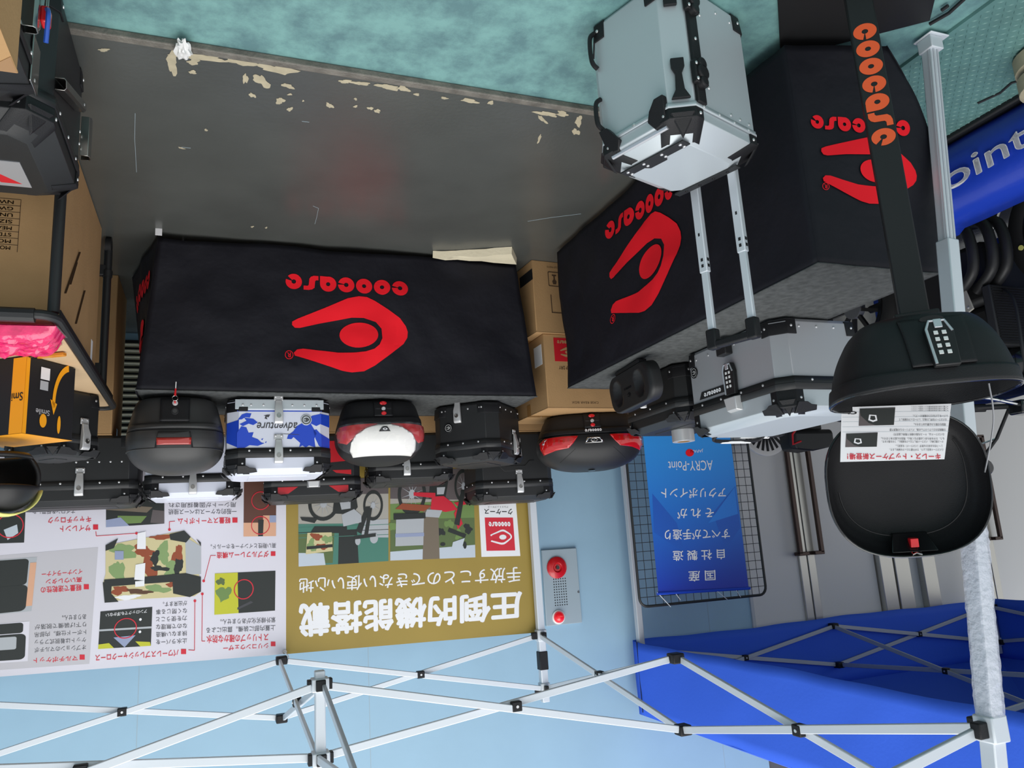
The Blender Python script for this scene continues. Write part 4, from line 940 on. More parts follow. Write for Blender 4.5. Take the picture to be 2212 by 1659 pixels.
def badge(parent, x, y, z, r=.02, m1='silver_bright', m2='black_print', rz=0.0):
    bm = BM(); cyl(bm, (0, -.004, 0), r, .004, 'y', 24); b = obj('badge', bm, m1, parent, (x, y, z), (0, 0, rz), bevel=.001)
    bm = flat([ell(0, 0, r * .8, n=24), ell(0, 0, r * .66, n=24)]); front(bm, -.0046); obj('badge_ring', bm, m2, b, smooth=0)
    bm = logo(); lay(bm, lambda u, v: ((u - .5) * r * 1.0, -.0046, (v - .5) * r * .75)); obj('badge_emblem', bm, m2, b, smooth=0)
    return b
def decal(name, pts, y, m, parent):
    return obj(name, front(flat(pts if isinstance(pts[0][0], (tuple, list)) else [pts]), y), m, parent, smooth=0)

# 1  white case with blue world map, front row of the long table
t, p = alu_case('white aluminium case with blue world map print on the long table', (-.268, 3.885, T), -.02, .465, .37, .05, .235, .042, .05, .026, .03, 'white_panel', 'white_panel', nf=4)
yf = p['yf']
box('base_rail', -.2, .2, yf - .003, yf, .004, .05, 'silver_panel', t, bevel=.002)
for x in (-.11, -.055, .075, .13): rivet('rivet_metal', t, (x, yf - .003, .03), (0, -1, 0))
decal('blue_line', [(-.19, .056), (.19, .056), (.19, .061), (-.19, .061)], yf - .0008, 'blue_print', t)
amer = [[(.19, .0), (.19, -.135), (.1, -.14), (.05, -.13), (.085, -.115), (.06, -.10), (.09, -.09), (.075, -.07), (.1, -.062), (.095, -.045), (.12, -.04), (.1, -.02), (.13, -.02)]]
for lp in ([(-.188, .232), (-.188, .172), (-.165, .145), (-.15, .15), (-.16, .19), (-.176, .225)],
           [(-.188, .07), (-.188, .118), (-.165, .13), (-.14, .118), (-.118, .128), (-.13, .098), (-.145, .08)],
           [(-.16, .232), (-.155, .19), (-.166, .165), (-.14, .12), (-.12, .108), (-.1, .115), (-.075, .13), (-.058, .155), (-.035, .172), (-.03, .19), (-.05, .192), (-.06, .182), (-.075, .196), (-.09, .21), (-.085, .23), (-.1, .222), (-.115, .232), (-.13, .222)],
           [(.19, .23), (.19, .16), (.172, .13), (.15, .135), (.14, .16), (.118, .158), (.125, .18), (.1, .19), (.085, .205), (.07, .21), (.1, .222), (.135, .218), (.16, .232)],
           [(.128, .07), (.15, .068), (.17, .075), (.188, .1), (.17, .098), (.155, .088), (.135, .09)], [(.1, .112), (.12, .095), (.16, .09), (.15, .105), (.18, .12), (.165, .13), (.14, .118), (.12, .125)],
           [(.06, .2), (.068, .205), (.064, .21)], [(.075, .186), (.085, .19), (.08, .196)]):
    obj('world_map', front(flat([lp]), yf - .0009), 'blue_print', t, smooth=0)
# the print runs over the bevels: the same shapes in blue on both corner faces
for s in (-1, 1):
    bm = BM(); P = octa(.465, .37, .05, 0, .0009); a, b = (P[1], P[2]) if s > 0 else (P[0], P[7])
    for lp in ([(0, .07), (1, .07), (1, .13), (0, .12)], [(0, .165), (1, .185), (1, .232), (0, .232)]) if s < 0 else ([(0, .1), (1, .11), (1, .2), (0, .23)],):
        q = flat([lp]); lay(q, lambda u, v: a + (b - a) * u + Vector((0, 0, v))); obj('world_map', q, 'blue_print', t, smooth=0)
badge(t, -.118, yf, .1, .026)
def script_text(parent, s, x0, x1, z0, z1, y, m, bold=.01, shear=.22):
    bm = unit(textflat(s, bold)); lay(bm, lambda u, v: (x0 + (x1 - x0) * u + shear * (z1 - z0) * (v - .5), y, z0 + (z1 - z0) * v)); return obj('lettering', bm, m, parent, smooth=0)
script_text(t, 'adventure', -.075, .105, .112, .152, yf - .0012, 'grey_print')
decal('compass_mark', [(.045, .075), (.052, .088), (.062, .086), (.057, .098), (.07, .094), (.066, .082), (.075, .08), (.06, .076)], yf - .0012, 'grey_print', t)
decal('underline', [(-.09, .172), (-.02, .168), (.0, .165), (-.02, .1655), (-.08, .169)], yf - .0012, 'grey_print', t)
latch(t, .008, yf - .002, .255); latch(t, .008, yf - .004, .07)
# 2  black case turned corner-on
t, p = alu_case('black case turned corner forward at the left end of the long table', (-1.325, 3.945, T), -.84, .40, .37, .055, .2, .042, .04, .026, .03, 'black_powder', 'black_powder', nf=3, ns=3)
badge(t, p['xs'], .08, .12, .024, 'black_gloss', 'latch_metal', PI / 2)
latch(t, -.05, p['yf'] - .002, .215)
latch(t, p['xs'] + .002, .02, .05, face=PI / 2)
for i in range(4): rivet('rivet_metal', t, (-.12 + i * .08, p['yf'], .03), (0, -1, 0)); rivet('rivet_metal', t, (p['xs'], -.1 + i * .065, .03), (1, 0, 0))
# back row
t, p = alu_case('white and black aluminium case with silver latch behind the charcoal top case', (.115, 4.44, ZR), 0, .45, .37, .036, .205, .04, .05, .024, .03, 'white_panel', 'white_panel'); latch(t, .0, p['yf'] - .002, .255)
t, p = alu_case('black case with red graphics behind the white lidded top case', (-.495, 4.44, ZR), .06, .5, .37, .036, .24, .04, .05, .024, .03, 'black_powder', 'black_powder'); yf = p['yf']
decal('red_graphic', [(-.2, .283), (-.08, .283), (-.13, .318), (-.2, .325)], yf - .0012, 'red_paint', t); decal('red_graphic', [(.08, .283), (.2, .283), (.2, .325), (.13, .318)], yf - .0012, 'red_paint', t)
decal('red_graphic', [(-.2, .2), (-.1, .2), (-.12, .215), (-.2, .226)], yf - .001, 'red_paint', t); decal('red_graphic', [(.13, .19), (.2, .19), (.2, .226), (.15, .228)], yf - .001, 'red_paint', t); decal('red_graphic', [(-.2, .04), (.2, .04), (.2, .15), (.1, .17), (-.2, .15)], yf - .001, 'red_paint', t)
for s in (-1,):
    pass
b = word(); lay(b, lambda u, v: (.045 + .085 * u, yf - .0012, .206 + .016 * v)); obj('lettering', b, 'white_print', t, smooth=0)
bm = BM(); loft(bm, [[(-.036, yf, .25), (.036, yf, .25), (.036, yf, .29), (-.036, yf, .29)], [(-.03, yf - .022, .256), (.03, yf - .022, .256), (.024, yf - .018, .288), (-.024, yf - .018, .288)]]); bmesh.ops.recalc_face_normals(bm, faces=bm.faces); obj('lock_cover', bm, 'latch_metal', t, bevel=.003)
t, p = alu_case('low black case with two silver latches behind the white lidded top case', (-1.045, 4.44, ZR), .1, .47, .37, .036, .17, .038, .045, .024, .03, 'black_powder', 'black_powder', rv='rivet_metal'); latch(t, .03, p['yf'] - .002, .19); latch(t, .03, p['yf'] - .002, .08)
t, p = alu_case('tall black case with silver latch left of the motorcycle pictures', (-1.665, 4.44, ZR), .08, .47, .37, .036, .285, .042, .05, .026, .03, 'black_powder', 'black_powder'); latch(t, -.02, p['yf'] - .002, .31); latch(t, -.02, p['yf'] - .002, .12)
prism_b = [(-.12, .17), (-.07, .23), (.07, .23), (.13, .17), (.09, .17), (.06, .2), (-.06, .2), (-.09, .17)]
bm = BM(); prism(bm, prism_b, p['yf'] - .004, p['yf'] - .0005); obj('pressed_rib', bm, 'black_powder', t, bevel=.001)
t, p = alu_case('wide black case at the right end of the back row, one silver latch', (.665, 4.44, ZR), 0, .58, .37, .036, .225, .04, .05, .026, .03, 'black_powder', 'black_powder', nf=6); latch(t, -.04, p['yf'] - .002, .245)
for i in range(5): rivet('rivet_metal', t, (-.22 + i * .05, p['yf'], .13), (0, -1, 0))

# cases on the left table
t, p = alu_case('silver case with keypad lock on the left table behind the trolley handle', (-2.06, 2.43, T), PI / 2, .60, .40, .045, .22, .045, .06, .03, .034, 'titan_panel', 'silver_panel', nf=4, hooks=True, ribs=False); yf = p['yf']
decal('name_plate', [(.02, .205), (.04, .175), (.19, .175), (.21, .205)], yf - .0015, 'black_powder', t)
b = word(); lay(b, lambda u, v: (.06 + .115 * u, yf - .0022, .182 + .016 * v)); obj('lettering', b, 'white_print', t, smooth=0)
badge(t, .2, yf, .09, .024, 'black_gloss', 'latch_metal').location = (.225, yf, .085)
def keypad(parent, x, y, z, s=1.0, up=True):
    bm = BM(); prism(bm, [(-.034 * s, -.075 * s), (.034 * s, -.075 * s), (.04 * s, .03 * s), (.028 * s, .07 * s), (-.022 * s, .075 * s), (-.036 * s, .05 * s)], -.02 * s, 0); k = obj('keypad_lock', bm, 'black_satin', parent, (x, y, z), bevel=.003)
    bm = BM(); tube(bm, [(-.03 * s, -.021 * s, -.07 * s), (-.034 * s, -.021 * s, .04 * s), (-.022 * s, -.021 * s, .066 * s), (.02 * s, -.021 * s, .066 * s), (.034 * s, -.021 * s, .03 * s)], .004 * s, 6); obj('silver_bezel', bm, 'silver_bright', k)
    for i in range(4):
        for j in (-1, 1):
            bm = BM(); abox(bm, j * .011 * s - .006 * s, j * .011 * s + .006 * s, -.0235 * s, -.0205 * s, -.042 * s + i * .021 * s, -.03 * s + i * .021 * s); obj('key_button', bm, 'white_plastic', k, bevel=.001)
    bm = BM(); abox(bm, -.011 * s, .011 * s, -.026 * s, -.02 * s, .042 * s, .07 * s); obj('latch_tab', bm, 'silver_bright', k, bevel=.002)
    return k
k = keypad(t, -.02, yf - .004, .165, .85); k.rotation_euler = (0, PI, 0)
bm = BM(); loft(bm, [[(-.06, yf, .235), (.02, yf, .235), (.02, yf, .295), (-.06, yf, .295)], [(-.055, yf - .03, .24), (.015, yf - .03, .24), (.008, yf - .024, .29), (-.05, yf - .024, .29)]]); bmesh.ops.recalc_face_normals(bm, faces=bm.faces); obj('lock_cover', bm, 'latch_metal', t, bevel=.003)
box('lower_latch', -.04, .02, yf - .035, yf, .015, .07, 'black_satin', t, bevel=.004)
for i in range(6): rivet('rivet_metal', t, (-.22 + i * .085, yf, .035), (0, -1, 0))
for i in range(3): rivet('rivet_metal', t, (-p['xs'], -.1 + i * .08, .03), (-1, 0, 0))
for dz, yy in ((.012, .0), (-.008, .1)):
    bm = BM(); tube(bm, smoothpath([(.23, yy - .12, p['z3'] - .01), (.27, yy - .1, p['z3'] + dz), (.27, yy + .1, p['z3'] + dz), (.23, yy + .12, p['z3'] - .01)], 5), .008, 8); o = obj('carry_handle', bm, 'black_plastic', t)
    bm = BM(); tube(bm, [(.274, yy - .075, p['z3'] + dz + .004), (.274, yy + .075, p['z3'] + dz + .004)], .0075, 8); obj('handle_bar', bm, 'white_plastic', o)
t, p = alu_case('low black case on the left table beside the backrest, tape roll on its lid', (-2.06, 3.06, T), PI / 2, .5, .36, .04, .155, .04, .04, .024, .03, 'black_powder', 'black_powder', nf=3)
tr = thing('tape_roll', 'silver roll of adhesive tape lying on the low black case lid', 'tape', (-2.04, 3.06, T + p['z3'] + .003))
bm = BM(); R = [circ((0, 0, z), r, 'z', 36) for z, r in ((0, .03), (0, .052), (.056, .052), (.056, .03), (0, .03))]; loft(bm, R, False, False); bmesh.ops.recalc_face_normals(bm, faces=bm.faces); obj('tape', bm, 'latch_metal', tr, bevel=.001)
bm = BM(); R = [circ((0, 0, z), r, 'z', 36) for z, r in ((0, .027), (0, .0298), (.056, .0298), (.056, .027), (0, .027))]; loft(bm, R, False, False); bmesh.ops.recalc_face_normals(bm, faces=bm.faces); obj('cardboard_core', bm, 'cardboard', tr)

# tall silver case on the floor with the trolley handle
rz = math.atan2(-.32, .94) + 0.0
t, p = alu_case('large silver aluminium case with extended trolley handle standing on the floor', (-1.262, 1.755, -.018), -.34, .385, .335, .05, .386, .012, .03, .04, .055, 'silver_panel', 'silver_panel', band='silver_panel', guard='black_plastic', nf=4, ns=3, ribs=False, hooks=False)
yf, xs = p['yf'], p['xs']; z3 = p['z3']
P_ = octa(.385, .335, .05, 0, .003)
# black strap with buckles down the near corner
for a, b in ((P_[1], P_[2]),):
    cd = (b - a).normalized(); cn = Vector((cd.y, -cd.x, 0)); cn = cn if cn.dot(a) > 0 else -cn
    def strip(nm, u0, u1, z0, z1, th, m, bev=.002, off=0.0):
        bm = BM(); q = [a + cd * u0 + Vector((0, 0, z0)) + cn * off, a + cd * u1 + Vector((0, 0, z0)) + cn * off, a + cd * u1 + Vector((0, 0, z1)) + cn * off, a + cd * u0 + Vector((0, 0, z1)) + cn * off]
        loft(bm, [q, [v + cn * th for v in q]]); bmesh.ops.recalc_face_normals(bm, faces=bm.faces); return obj(nm, bm, m, t, bevel=bev)
L_ = (b - a).length
bm = BM(); abox(bm, .1, .138, yf - .012, yf - .001, .02, .385)
st = obj('corner_strap', bm, 'black_plastic', t, bevel=.003)
for z in (.075, .30):
    bm = BM()
    for dz, rr in ((-.026, .017), (0, .023), (.028, .016)): cyl(bm, (.122, yf - .03, z + dz), rr, .022, 'y', 14)
    abox(bm, .095, .15, yf - .022, yf - .004, z - .034, z + .034); bk = obj('buckle', bm, 'black_plastic', st, bevel=.004)
    for dx, dz in ((.146, .026), (.146, -.02), (.101, .04)): rivet('rivet_metal', bk, (dx, yf - .023, z + dz), (0, -1, 0))
rivet('rivet_metal', st, (.12, yf - .0125, .19), (0, -1, 0))
for i in range(3): rivet('rivet_metal', t, (-.02 + i * .045 - .1, yf, .365 - .0 * i), (0, -1, 0))
for i in range(2): rivet('rivet_metal', t, (-.02 - i * .07, yf, .04), (0, -1, 0))
# hooks on the bevelled corner
a, b = P_[1], P_[2]; cd = (b - a).normalized(); cn = Vector((cd.y, -cd.x, 0)); cn = cn if cn.dot(a) > 0 else -cn; cm = (a + b) / 2
for z0, z1, flip in ((.375, .255, 1), (.0, .09, -1)):
    pr = [(-.026, 0), (.026, 0), (.012, .22), (.009, .62), (.018, .78), (.018, 1), (-.018, 1), (-.018, .78), (-.009, .62), (-.012, .22)]
    pts = [cm + cd * u + Vector((0, 0, z0 + (z1 - z0) * v)) for u, v in pr]; bm = BM(); loft(bm, [[p for p in pts], [p + cn * .011 for p in pts]]); bmesh.ops.recalc_face_normals(bm, faces=bm.faces); obj('corner_clip', bm, 'black_plastic', t, bevel=.002, smooth=0)
# lid strips, rails and carrying loops
bm = BM(); x1 = xs - .055; yb = .335 / 2 - .055
prism(bm, [(x1 - .034, -yb), (x1, -yb), (x1, yb), (x1 - .034, yb), (x1 - .034, .05), (x1 - .05, .04), (x1 - .05, -.02), (x1 - .034, -.03)], z3 - .001, z3 + .004, 'z'); s1 = obj('lid_strip', bm, 'black_powder', t, bevel=.001, smooth=0)
for y in (-.095, .095, .035, -.03): rivet('rivet_metal', s1, (x1 - .012, y, z3 + .004), (0, 0, 1)); rivet('rivet_metal', s1, (x1 - .03, y, z3 + .004), (0, 0, 1))
bm = BM(); abox(bm, -x1, -x1 + .024, -yb, yb, z3 - .001, z3 + .005); s2 = obj('lid_strip', bm, 'black_powder', t, bevel=.001, smooth=0)
for y in (-.075, -.025, .025, .075): rivet('rivet_dark', s2, (-x1 + .012, y, z3 + .005), (0, 0, 1))
bm = BM(); tube(bm, [(xs - .012, -.1, z3 - .03), (xs - .012, .1, z3 - .03)], .007, 8); obj('lid_rail', bm, 'silver_bright', t)
for z, h in ((.30, .05), (.09, .06)):
    bm = BM(); y = .335 / 2 - .055
    tube(bm, smoothpath([(xs + .004, y, z - h), (xs + .02, y + .006, z - h * .6), (xs + .02, y + .006, z + h * .6), (xs + .004, y, z + h)], 5), .007, 8); obj('carry_loop', bm, 'black_plastic', t)
for k, sg in (((xs, -.335 / 2 + .05), 1), ((xs, .335 / 2 - .05), -1)):
    bm = BM(); x, y = k; zt = .39
    pr = [(0, zt - .03), (.012 * sg, zt + .04), (.05 * sg, zt + .045), (.066 * sg, zt + .02), (.05 * sg, zt - .002), (.03 * sg, zt - .03)]
    loft(bm, [[(x + .002 - max(0, q - zt) * .5, y + u, q) for u, q in pr], [(x + .022 - max(0, q - zt) * .5, y + u, q) for u, q in pr]]); bmesh.ops.recalc_face_normals(bm, faces=bm.faces); obj('tie_hook', bm, 'black_plastic', t, bevel=.003, smooth=30)
# trolley handle
tl = []
zh = .955
bm = BM(); xh = -xs - .012
abox(bm, xh - .014, xh + .014, .026 - .085, .026 + .085, zh - .012, zh + .012)
for s in (-1, 1): abox(bm, xh - .015, xh + .015, .026 + s * .07 - .018, .026 + s * .07 + .018, zh - .05, zh + .014)
g = obj('trolley_grip', bm, 'black_plastic', t, bevel=.006)
for s in (-1, 1):
    y = .026 + s * .07
    zj = .70 if s < 0 else .72
    bm = BM(); abox(bm, xh - .008, xh + .008, y - .0115, y + .0115, zj - .02, zh - .05); u = obj('upper_tube', bm, 'tent_aluminium', t, bevel=.003)
    bm = BM(); abox(bm, xh - .0105, xh + .0105, y - .0145, y + .0145, .2, zj); l_ = obj('lower_tube', bm, 'tent_aluminium', t, bevel=.003)
    bm = BM()
    for dz in (.02, .04): abox(bm, xh + .0105, xh + .0112, y - .004, y + .004, zj - dz - .006, zj - dz + .004)
    abox(bm, xh + .0105, xh + .0112, y - .003, y + .003, zj - .13, zj - .12)
    for dz in (.02, .04): abox(bm, xh - .006, xh + .004, y - .0152, y - .0145, zj - dz - .006, zj - dz + .004)
    obj('lock_hole', bm, 'black_print', l_, smooth=0)
# ------------------------------------------------------------------ moulded top cases
class Shell:
    """smooth body of rounded-rectangle sections: rows of (z, half width, half depth, y offset, exponent)"""
    def __init__(s, rows):
        s.z = np.array([r[0] for r in rows]); s.r = np.array([r[1:] for r in rows], float)
    def at(s, z):
        i = int(np.clip(np.searchsorted(s.z, z) - 1, 0, len(s.z) - 2)); t = (z - s.z[i]) / (s.z[i + 1] - s.z[i]); t = min(max(t, 0), 1)
        m = lambda k: (s.r[min(k + 1, len(s.z) - 1)] - s.r[max(k - 1, 0)]) / (s.z[min(k + 1, len(s.z) - 1)] - s.z[max(k - 1, 0)])
        h = s.z[i + 1] - s.z[i]; a, b = s.r[i], s.r[i + 1]
        t2, t3 = t * t, t * t * t
        v = (2 * t3 - 3 * t2 + 1) * a + (t3 - 2 * t2 + t) * h * m(i) + (-2 * t3 + 3 * t2) * b + (t3 - t2) * h * m(i + 1)
        lo, hi = np.minimum(a, b), np.maximum(a, b); return np.clip(v, lo, hi)
    def ring(s, z, o=0.0, n=64):
        a, b, y, e = s.at(z); out = []
        for i in range(n):
            t = 2 * PI * i / n; c, q = math.cos(t), math.sin(t)
            out.append(((a + o) * math.copysign(abs(c) ** (2 / e), c), y + (b + o) * math.copysign(abs(q) ** (2 / e), q), z))
        return out
    def front(s, x, z, o=0.0):
        a, b, y, e = s.at(z); k = min(abs(x) / (a + 1e-6), .999); return (x, y - (b) * (1 - k ** e) ** (1 / e) - o, z)
    def mesh(s, z0, z1, n=26, cap0=True, cap1=True, o=0.0):
        bm = BM(); loft(bm, [s.ring(z0 + (z1 - z0) * i / n, o) for i in range(n + 1)], cap0, cap1); bmesh.ops.recalc_face_normals(bm, faces=bm.faces); return bm
def patch(name, sh, pts, o, m, parent, step=.012, solid=.0, label=None):
    bm = cut(flat(pts if isinstance(pts[0][0], (tuple, list)) else [pts]), step); lay(bm, lambda x, z: sh.front(x, z, o))
    ob = obj(name, bm, m, parent, solid=solid, offset=0, smooth=50)
    if label: ob['label'] = label
    return ob
def raised(name, sh, pts, o, m, parent, step=.012, th=.006, bev=.0015):
    """a panel with thickness that follows the front of the shell"""
    bm = cut(flat([pts]), step); a = bm.copy() if False else None
    lay(bm, lambda x, z: sh.front(x, z, o)); return obj(name, bm, m, parent, solid=th, offset=-1 if False else 0, smooth=50)

# charcoal case with a red reflector and a hanging key
t = thing('top_case', 'charcoal grey top case with narrow red reflector and hanging key', 'top case', (.178, 3.82, T), .0)
sh = Shell([(0, .14, .145, 0, 3), (.012, .165, .165, 0, 3.2), (.09, .19, .185, 0, 3.2), (.155, .204, .2, 0, 3), (.2, .206, .203, 0, 2.9), (.25, .196, .19, .005, 2.7), (.29, .165, .16, .01, 2.5), (.318, .115, .11, .015, 2.4), (.33, .06, .06, .02, 2.2), (.333, .01, .01, .02, 2)])
obj('lower_shell', sh.mesh(0, .152, 16), 'charcoal_plastic', t, smooth=50); ld = obj('lid', sh.mesh(.157, .333, 30), 'charcoal_plastic', t, smooth=50)
obj('seam_strip', sh.mesh(.15, .159, 2, False, False, -.003), 'black_plastic', t)
patch('rim_strip', sh, [(-.19, .125), (.19, .125), (.19, .148), (-.19, .148)], .004, 'charcoal_plastic', t, solid=.004)
lp = patch('lock_panel', sh, [(-.06, .012), (.06, .012), (.06, .118), (-.06, .118)], .005, 'black_plastic', t, solid=.008)
bm = BM(); c = sh.front(0, .072, .01); cyl(bm, (0, c[1] - .004, .072), .0165, .012, 'y', 24); b = obj('push_button', bm, 'black_plastic', lp, bevel=.002); bm = BM(); cyl(bm, (0, c[1] - .0045, .072), .009, .002, 'y', 20); obj('button_centre', bm, 'charcoal_plastic', b)
bm = BM(); cyl(bm, (0, c[1] - .004, .036), .0115, .012, 'y', 20); kl = obj('key_lock', bm, 'latch_metal', lp, bevel=.001)
key = thing('key_on_tag', 'key with red tag hanging from the charcoal top case lock', 'key', (.178, 3.82, T))
yk = c[1] - .006
bm = BM(); abox(bm, -.004, .004, yk - .022, yk, .032, .040); obj('key_head', bm, 'red_plastic', key, bevel=.001)
bm = BM(); tube(bm, circ((0, yk - .02, .020), .0115, 'y', 24), .0013, 6, closed=True); obj('split_ring', bm, 'chrome', key)
bm = BM(); tube(bm, [(.0, yk - .024, .01), (-.002, yk - .026, -.022)], [.005, .0035], 8); obj('red_tag', bm, 'red_plastic', key)
bm = BM(); tube(bm, [(-.002, yk - .026, -.022), (-.003, yk - .028, -.052)], .0022, 6); obj('tag_tip', bm, 'white_plastic', key)
patch('reflector_recess', sh, [(-.078, .238), (.078, .238), (.07, .195), (.064, .165), (-.064, .165), (-.07, .195)][::-1], .002, 'black_satin', ld, solid=.002)
patch('red_reflector', sh, [(-.07, .192), (.07, .192), (.068, .222), (-.068, .222)], .006, 'dark_red_lens', ld, solid=.006)
patch('lower_trim', sh, [(-.064, .165), (.064, .165), (.07, .19), (-.07, .19)], .005, 'charcoal_plastic', ld, solid=.006)
bm = BM(); cc = sh.at(.235)
tube(bm, [sh.ring(.236, .0015)[k] for k in range(33, 64)], .003, 6); obj('lid_crease', bm, 'charcoal_plastic', ld)
# black case with red lenses under a white wrapped lid plate
def lens_case(label, loc, rz, k, wrapped, name='top_case'):
    t = thing(name, label, 'top case', loc, rz)
    sh = Shell([(0, .15 * k, .145, 0, 3), (.012, .17 * k, .165, 0, 3.2), (.07, .19 * k, .185, 0, 3.2), (.125, .205 * k, .2, 0, 3), (.165, .211 * k, .205, 0, 2.9), (.215, .203 * k, .196, .005, 2.6), (.262, .172 * k, .165, .012, 2.4), (.292, .12 * k, .12, .02, 2.3), (.306, .06 * k, .06, .025, 2.2), (.309, .01, .01, .025, 2)])
    obj('lower_shell', sh.mesh(0, .12, 14), 'black_plastic', t, smooth=50); ld = obj('lid', sh.mesh(.126, .309, 30), 'black_satin' if not wrapped else 'black_plastic', t, smooth=50)
    obj('seam_strip', sh.mesh(.118, .128, 2, False, False, -.003), 'black_gloss', t)
    patch('rim_strip', sh, [(-.19 * k, .09), (.19 * k, .09), (.19 * k, .117), (-.19 * k, .117)], .004, 'black_plastic', t, solid=.004)
    lp = patch('lock_panel', sh, [(-.045, .008), (.045, .008), (.045, .088), (-.045, .088)], .005, 'black_plastic', t, solid=.008)
    for z, rx, rz_, m, nm in ((.066 - .045, .017, .0095, 'red_plastic', 'push_button'), (.05, .010, .010, 'latch_metal', 'key_lock'), (.074, .0125, .0095, 'red_plastic', 'lock_button')):
        c = sh.front(0, z, .01); bm = BM(); loft(bm, [[(p[0], y, z + p[1]) for p in ell(0, 0, rx * q, rz_ * q, 20)] for y, q in ((c[1] + .004, 1), (c[1] - .006, 1), (c[1] - .009, .7))]); bmesh.ops.recalc_face_normals(bm, faces=bm.faces); obj(nm, bm, m, lp)
    for s, w_ in ((-1, 'LOCK'), (1, 'OPEN')):
        b = unit(textflat(w_, .02)); lay(b, lambda u, v: sh.front((.026 * s - .011) + .022 * u, .0465 + .007 * v, .0105)); obj('lettering', b, 'grey_print', lp, smooth=0)
    if not wrapped:
        b = word(); lay(cut(b, .1), lambda u, v: sh.front(-.046 + .092 * u, .095 + .0155 * v, .0072)); obj('lettering', b, 'white_print', t, smooth=0)
        for s in (-1, 1):
            q = [(s * x, z) for x, z in ((.09 * k, .2), (.085 * k, .196), (.07 * k, .14), (.06 * k, .132), (.2 * k, .13), (.207 * k, .155), (.201 * k, .185), (.17 * k, .2))]
            q = [(s * x * k, z) for x, z in ((.062, .132), (.120, .13), (.185, .132), (.204, .15), (.202, .182), (.19, .215), (.15, .2), (.1, .192), (.082, .168))]
            le = patch('red_lens', sh, q if s > 0 else q[::-1], .006, 'red_lens', ld, solid=.01)
            for i in range(5):
                x = s * (.1 + .018 * i) * k; patch('lens_rib', sh, [(x - .004, .145), (x + .004, .142), (x + .006, .16 + .004 * i), (x - .003, .158 + .004 * i)], .0122, 'dark_red_lens', le)
            q2 = [(s * x * k, z) for x, z in ((.178, .136), (.203, .146), (.2055, .172), (.198, .19), (.1925, .172), (.188, .148))]
            patch('silver_trim', sh, q2 if s > 0 else q2[::-1], .0125, 'silver_bright', ld, solid=.003)
        q = [(-.048, .165), (-.036, .142), (.036, .142), (.048, .165), (.04, .168), (.03, .15), (.018, .146), (-.018, .146), (-.03, .15), (-.04, .168)]
        patch('chrome_emblem', sh, [q, ] , .0025, 'chrome', ld, solid=.002)
        patch('chrome_emblem', sh, [[(p[0], p[1]) for p in ell(0, .157, .02, .011, 24)], [(p[0], p[1]) for p in ell(0, .157, .014, .007, 20)]], .0025, 'chrome', ld, solid=.002)
        patch('chrome_emblem', sh, [(-.052, .172), (.052, .172), (.05, .169), (-.05, .169)], .0025, 'chrome', ld, solid=.002); patch('chrome_emblem', sh, ell(0, .157, .006, .006, 12), .0025, 'chrome', ld)
        for s in (-1, 1):
            bm = BM(); tube(bm, [sh.front(s * (.075 + .055 * i / 8) * k, .2 + .062 * i / 8, -.0005) for i in range(9)], .002, 6); obj('lid_crease', bm, 'black_satin', ld)
        bm = BM(); bmesh.ops.create_circle(bm, cap_ends=True, radius=.02, segments=24, matrix=Matrix.Translation((0, -.04, .3093))); obj('top_badge', bm, 'chrome', ld, smooth=0)
    else:
        for s in (-1, 1):
            q = [(s * x * k, z) for x, z in ((.03, .128), (.12, .128), (.198, .132), (.208, .155), (.2, .2), (.165, .215), (.1, .16))]
            patch('red_lens', sh, q if s > 0 else q[::-1], .006, 'red_lens', ld, solid=.01)
        q = [(-.105, .128), (-.07, .128)]
        q = [(x * k * 1.12, z) for x, z in [(-.03, .134), (.03, .134), (.075, .15), (.115, .178), (.132, .21), (.135, .245), (.12, .272), (-.12, .272), (-.135, .245), (-.132, .21), (-.115, .178), (-.075, .15)]]
        wp = patch('white_plate', sh, q, .014, 'white_paint', ld, step=.01, solid=.012, label='white lid plate')
        patch('plate_badge', sh, [(-.026, .168), (.03, .168), (.016, .148), (.008, .143), (-.008, .143), (-.014, .148)][::-1], .0225, 'black_print', wp); patch('plate_emblem', sh, [ell(0, .156, .011, .006, 16), ell(0, .156, .006, .003, 12)], .0232, 'white_print', wp)
        # loose clear wrapping
        bm = BM(); rows = []
        for i in range(17):
            z = .122 + .15 * i / 16; r = []
            for j in range(49):
                x = (-.205 + .41 * j / 48) * k * (1 - .35 * max(0, (i - 8) / 8) ** 2); p = Vector(sh.front(x, min(z, .26), .022 + .008 * noise.noise(Vector((x * 40, z * 40, 2))) + (.014 * abs(noise.noise(Vector((x * 20, z * 25, 9)))) if abs(x) > .11 else 0)))
                r.append(p)
            rows.append(r)
        loft(bm, rows, False, False, closed=False); mat('clear_wrap', (235, 235, 240), 0.08, bump=.8, bscale=40, alpha=0.07, coat=0.6); obj('clear_wrapping', bm, 'clear_wrap', ld, smooth=60)['label'] = 'crumpled clear plastic wrapping'
    return t, sh
lens_case('black top case with white plate and red lenses in clear plastic wrapping', (-.765, 3.86, T), .06, 1.04, True)
lens_case('big black top case with red lenses and chrome emblem on the stacked cartons', (-1.965, 3.9, .812), .3, 1.4, False)

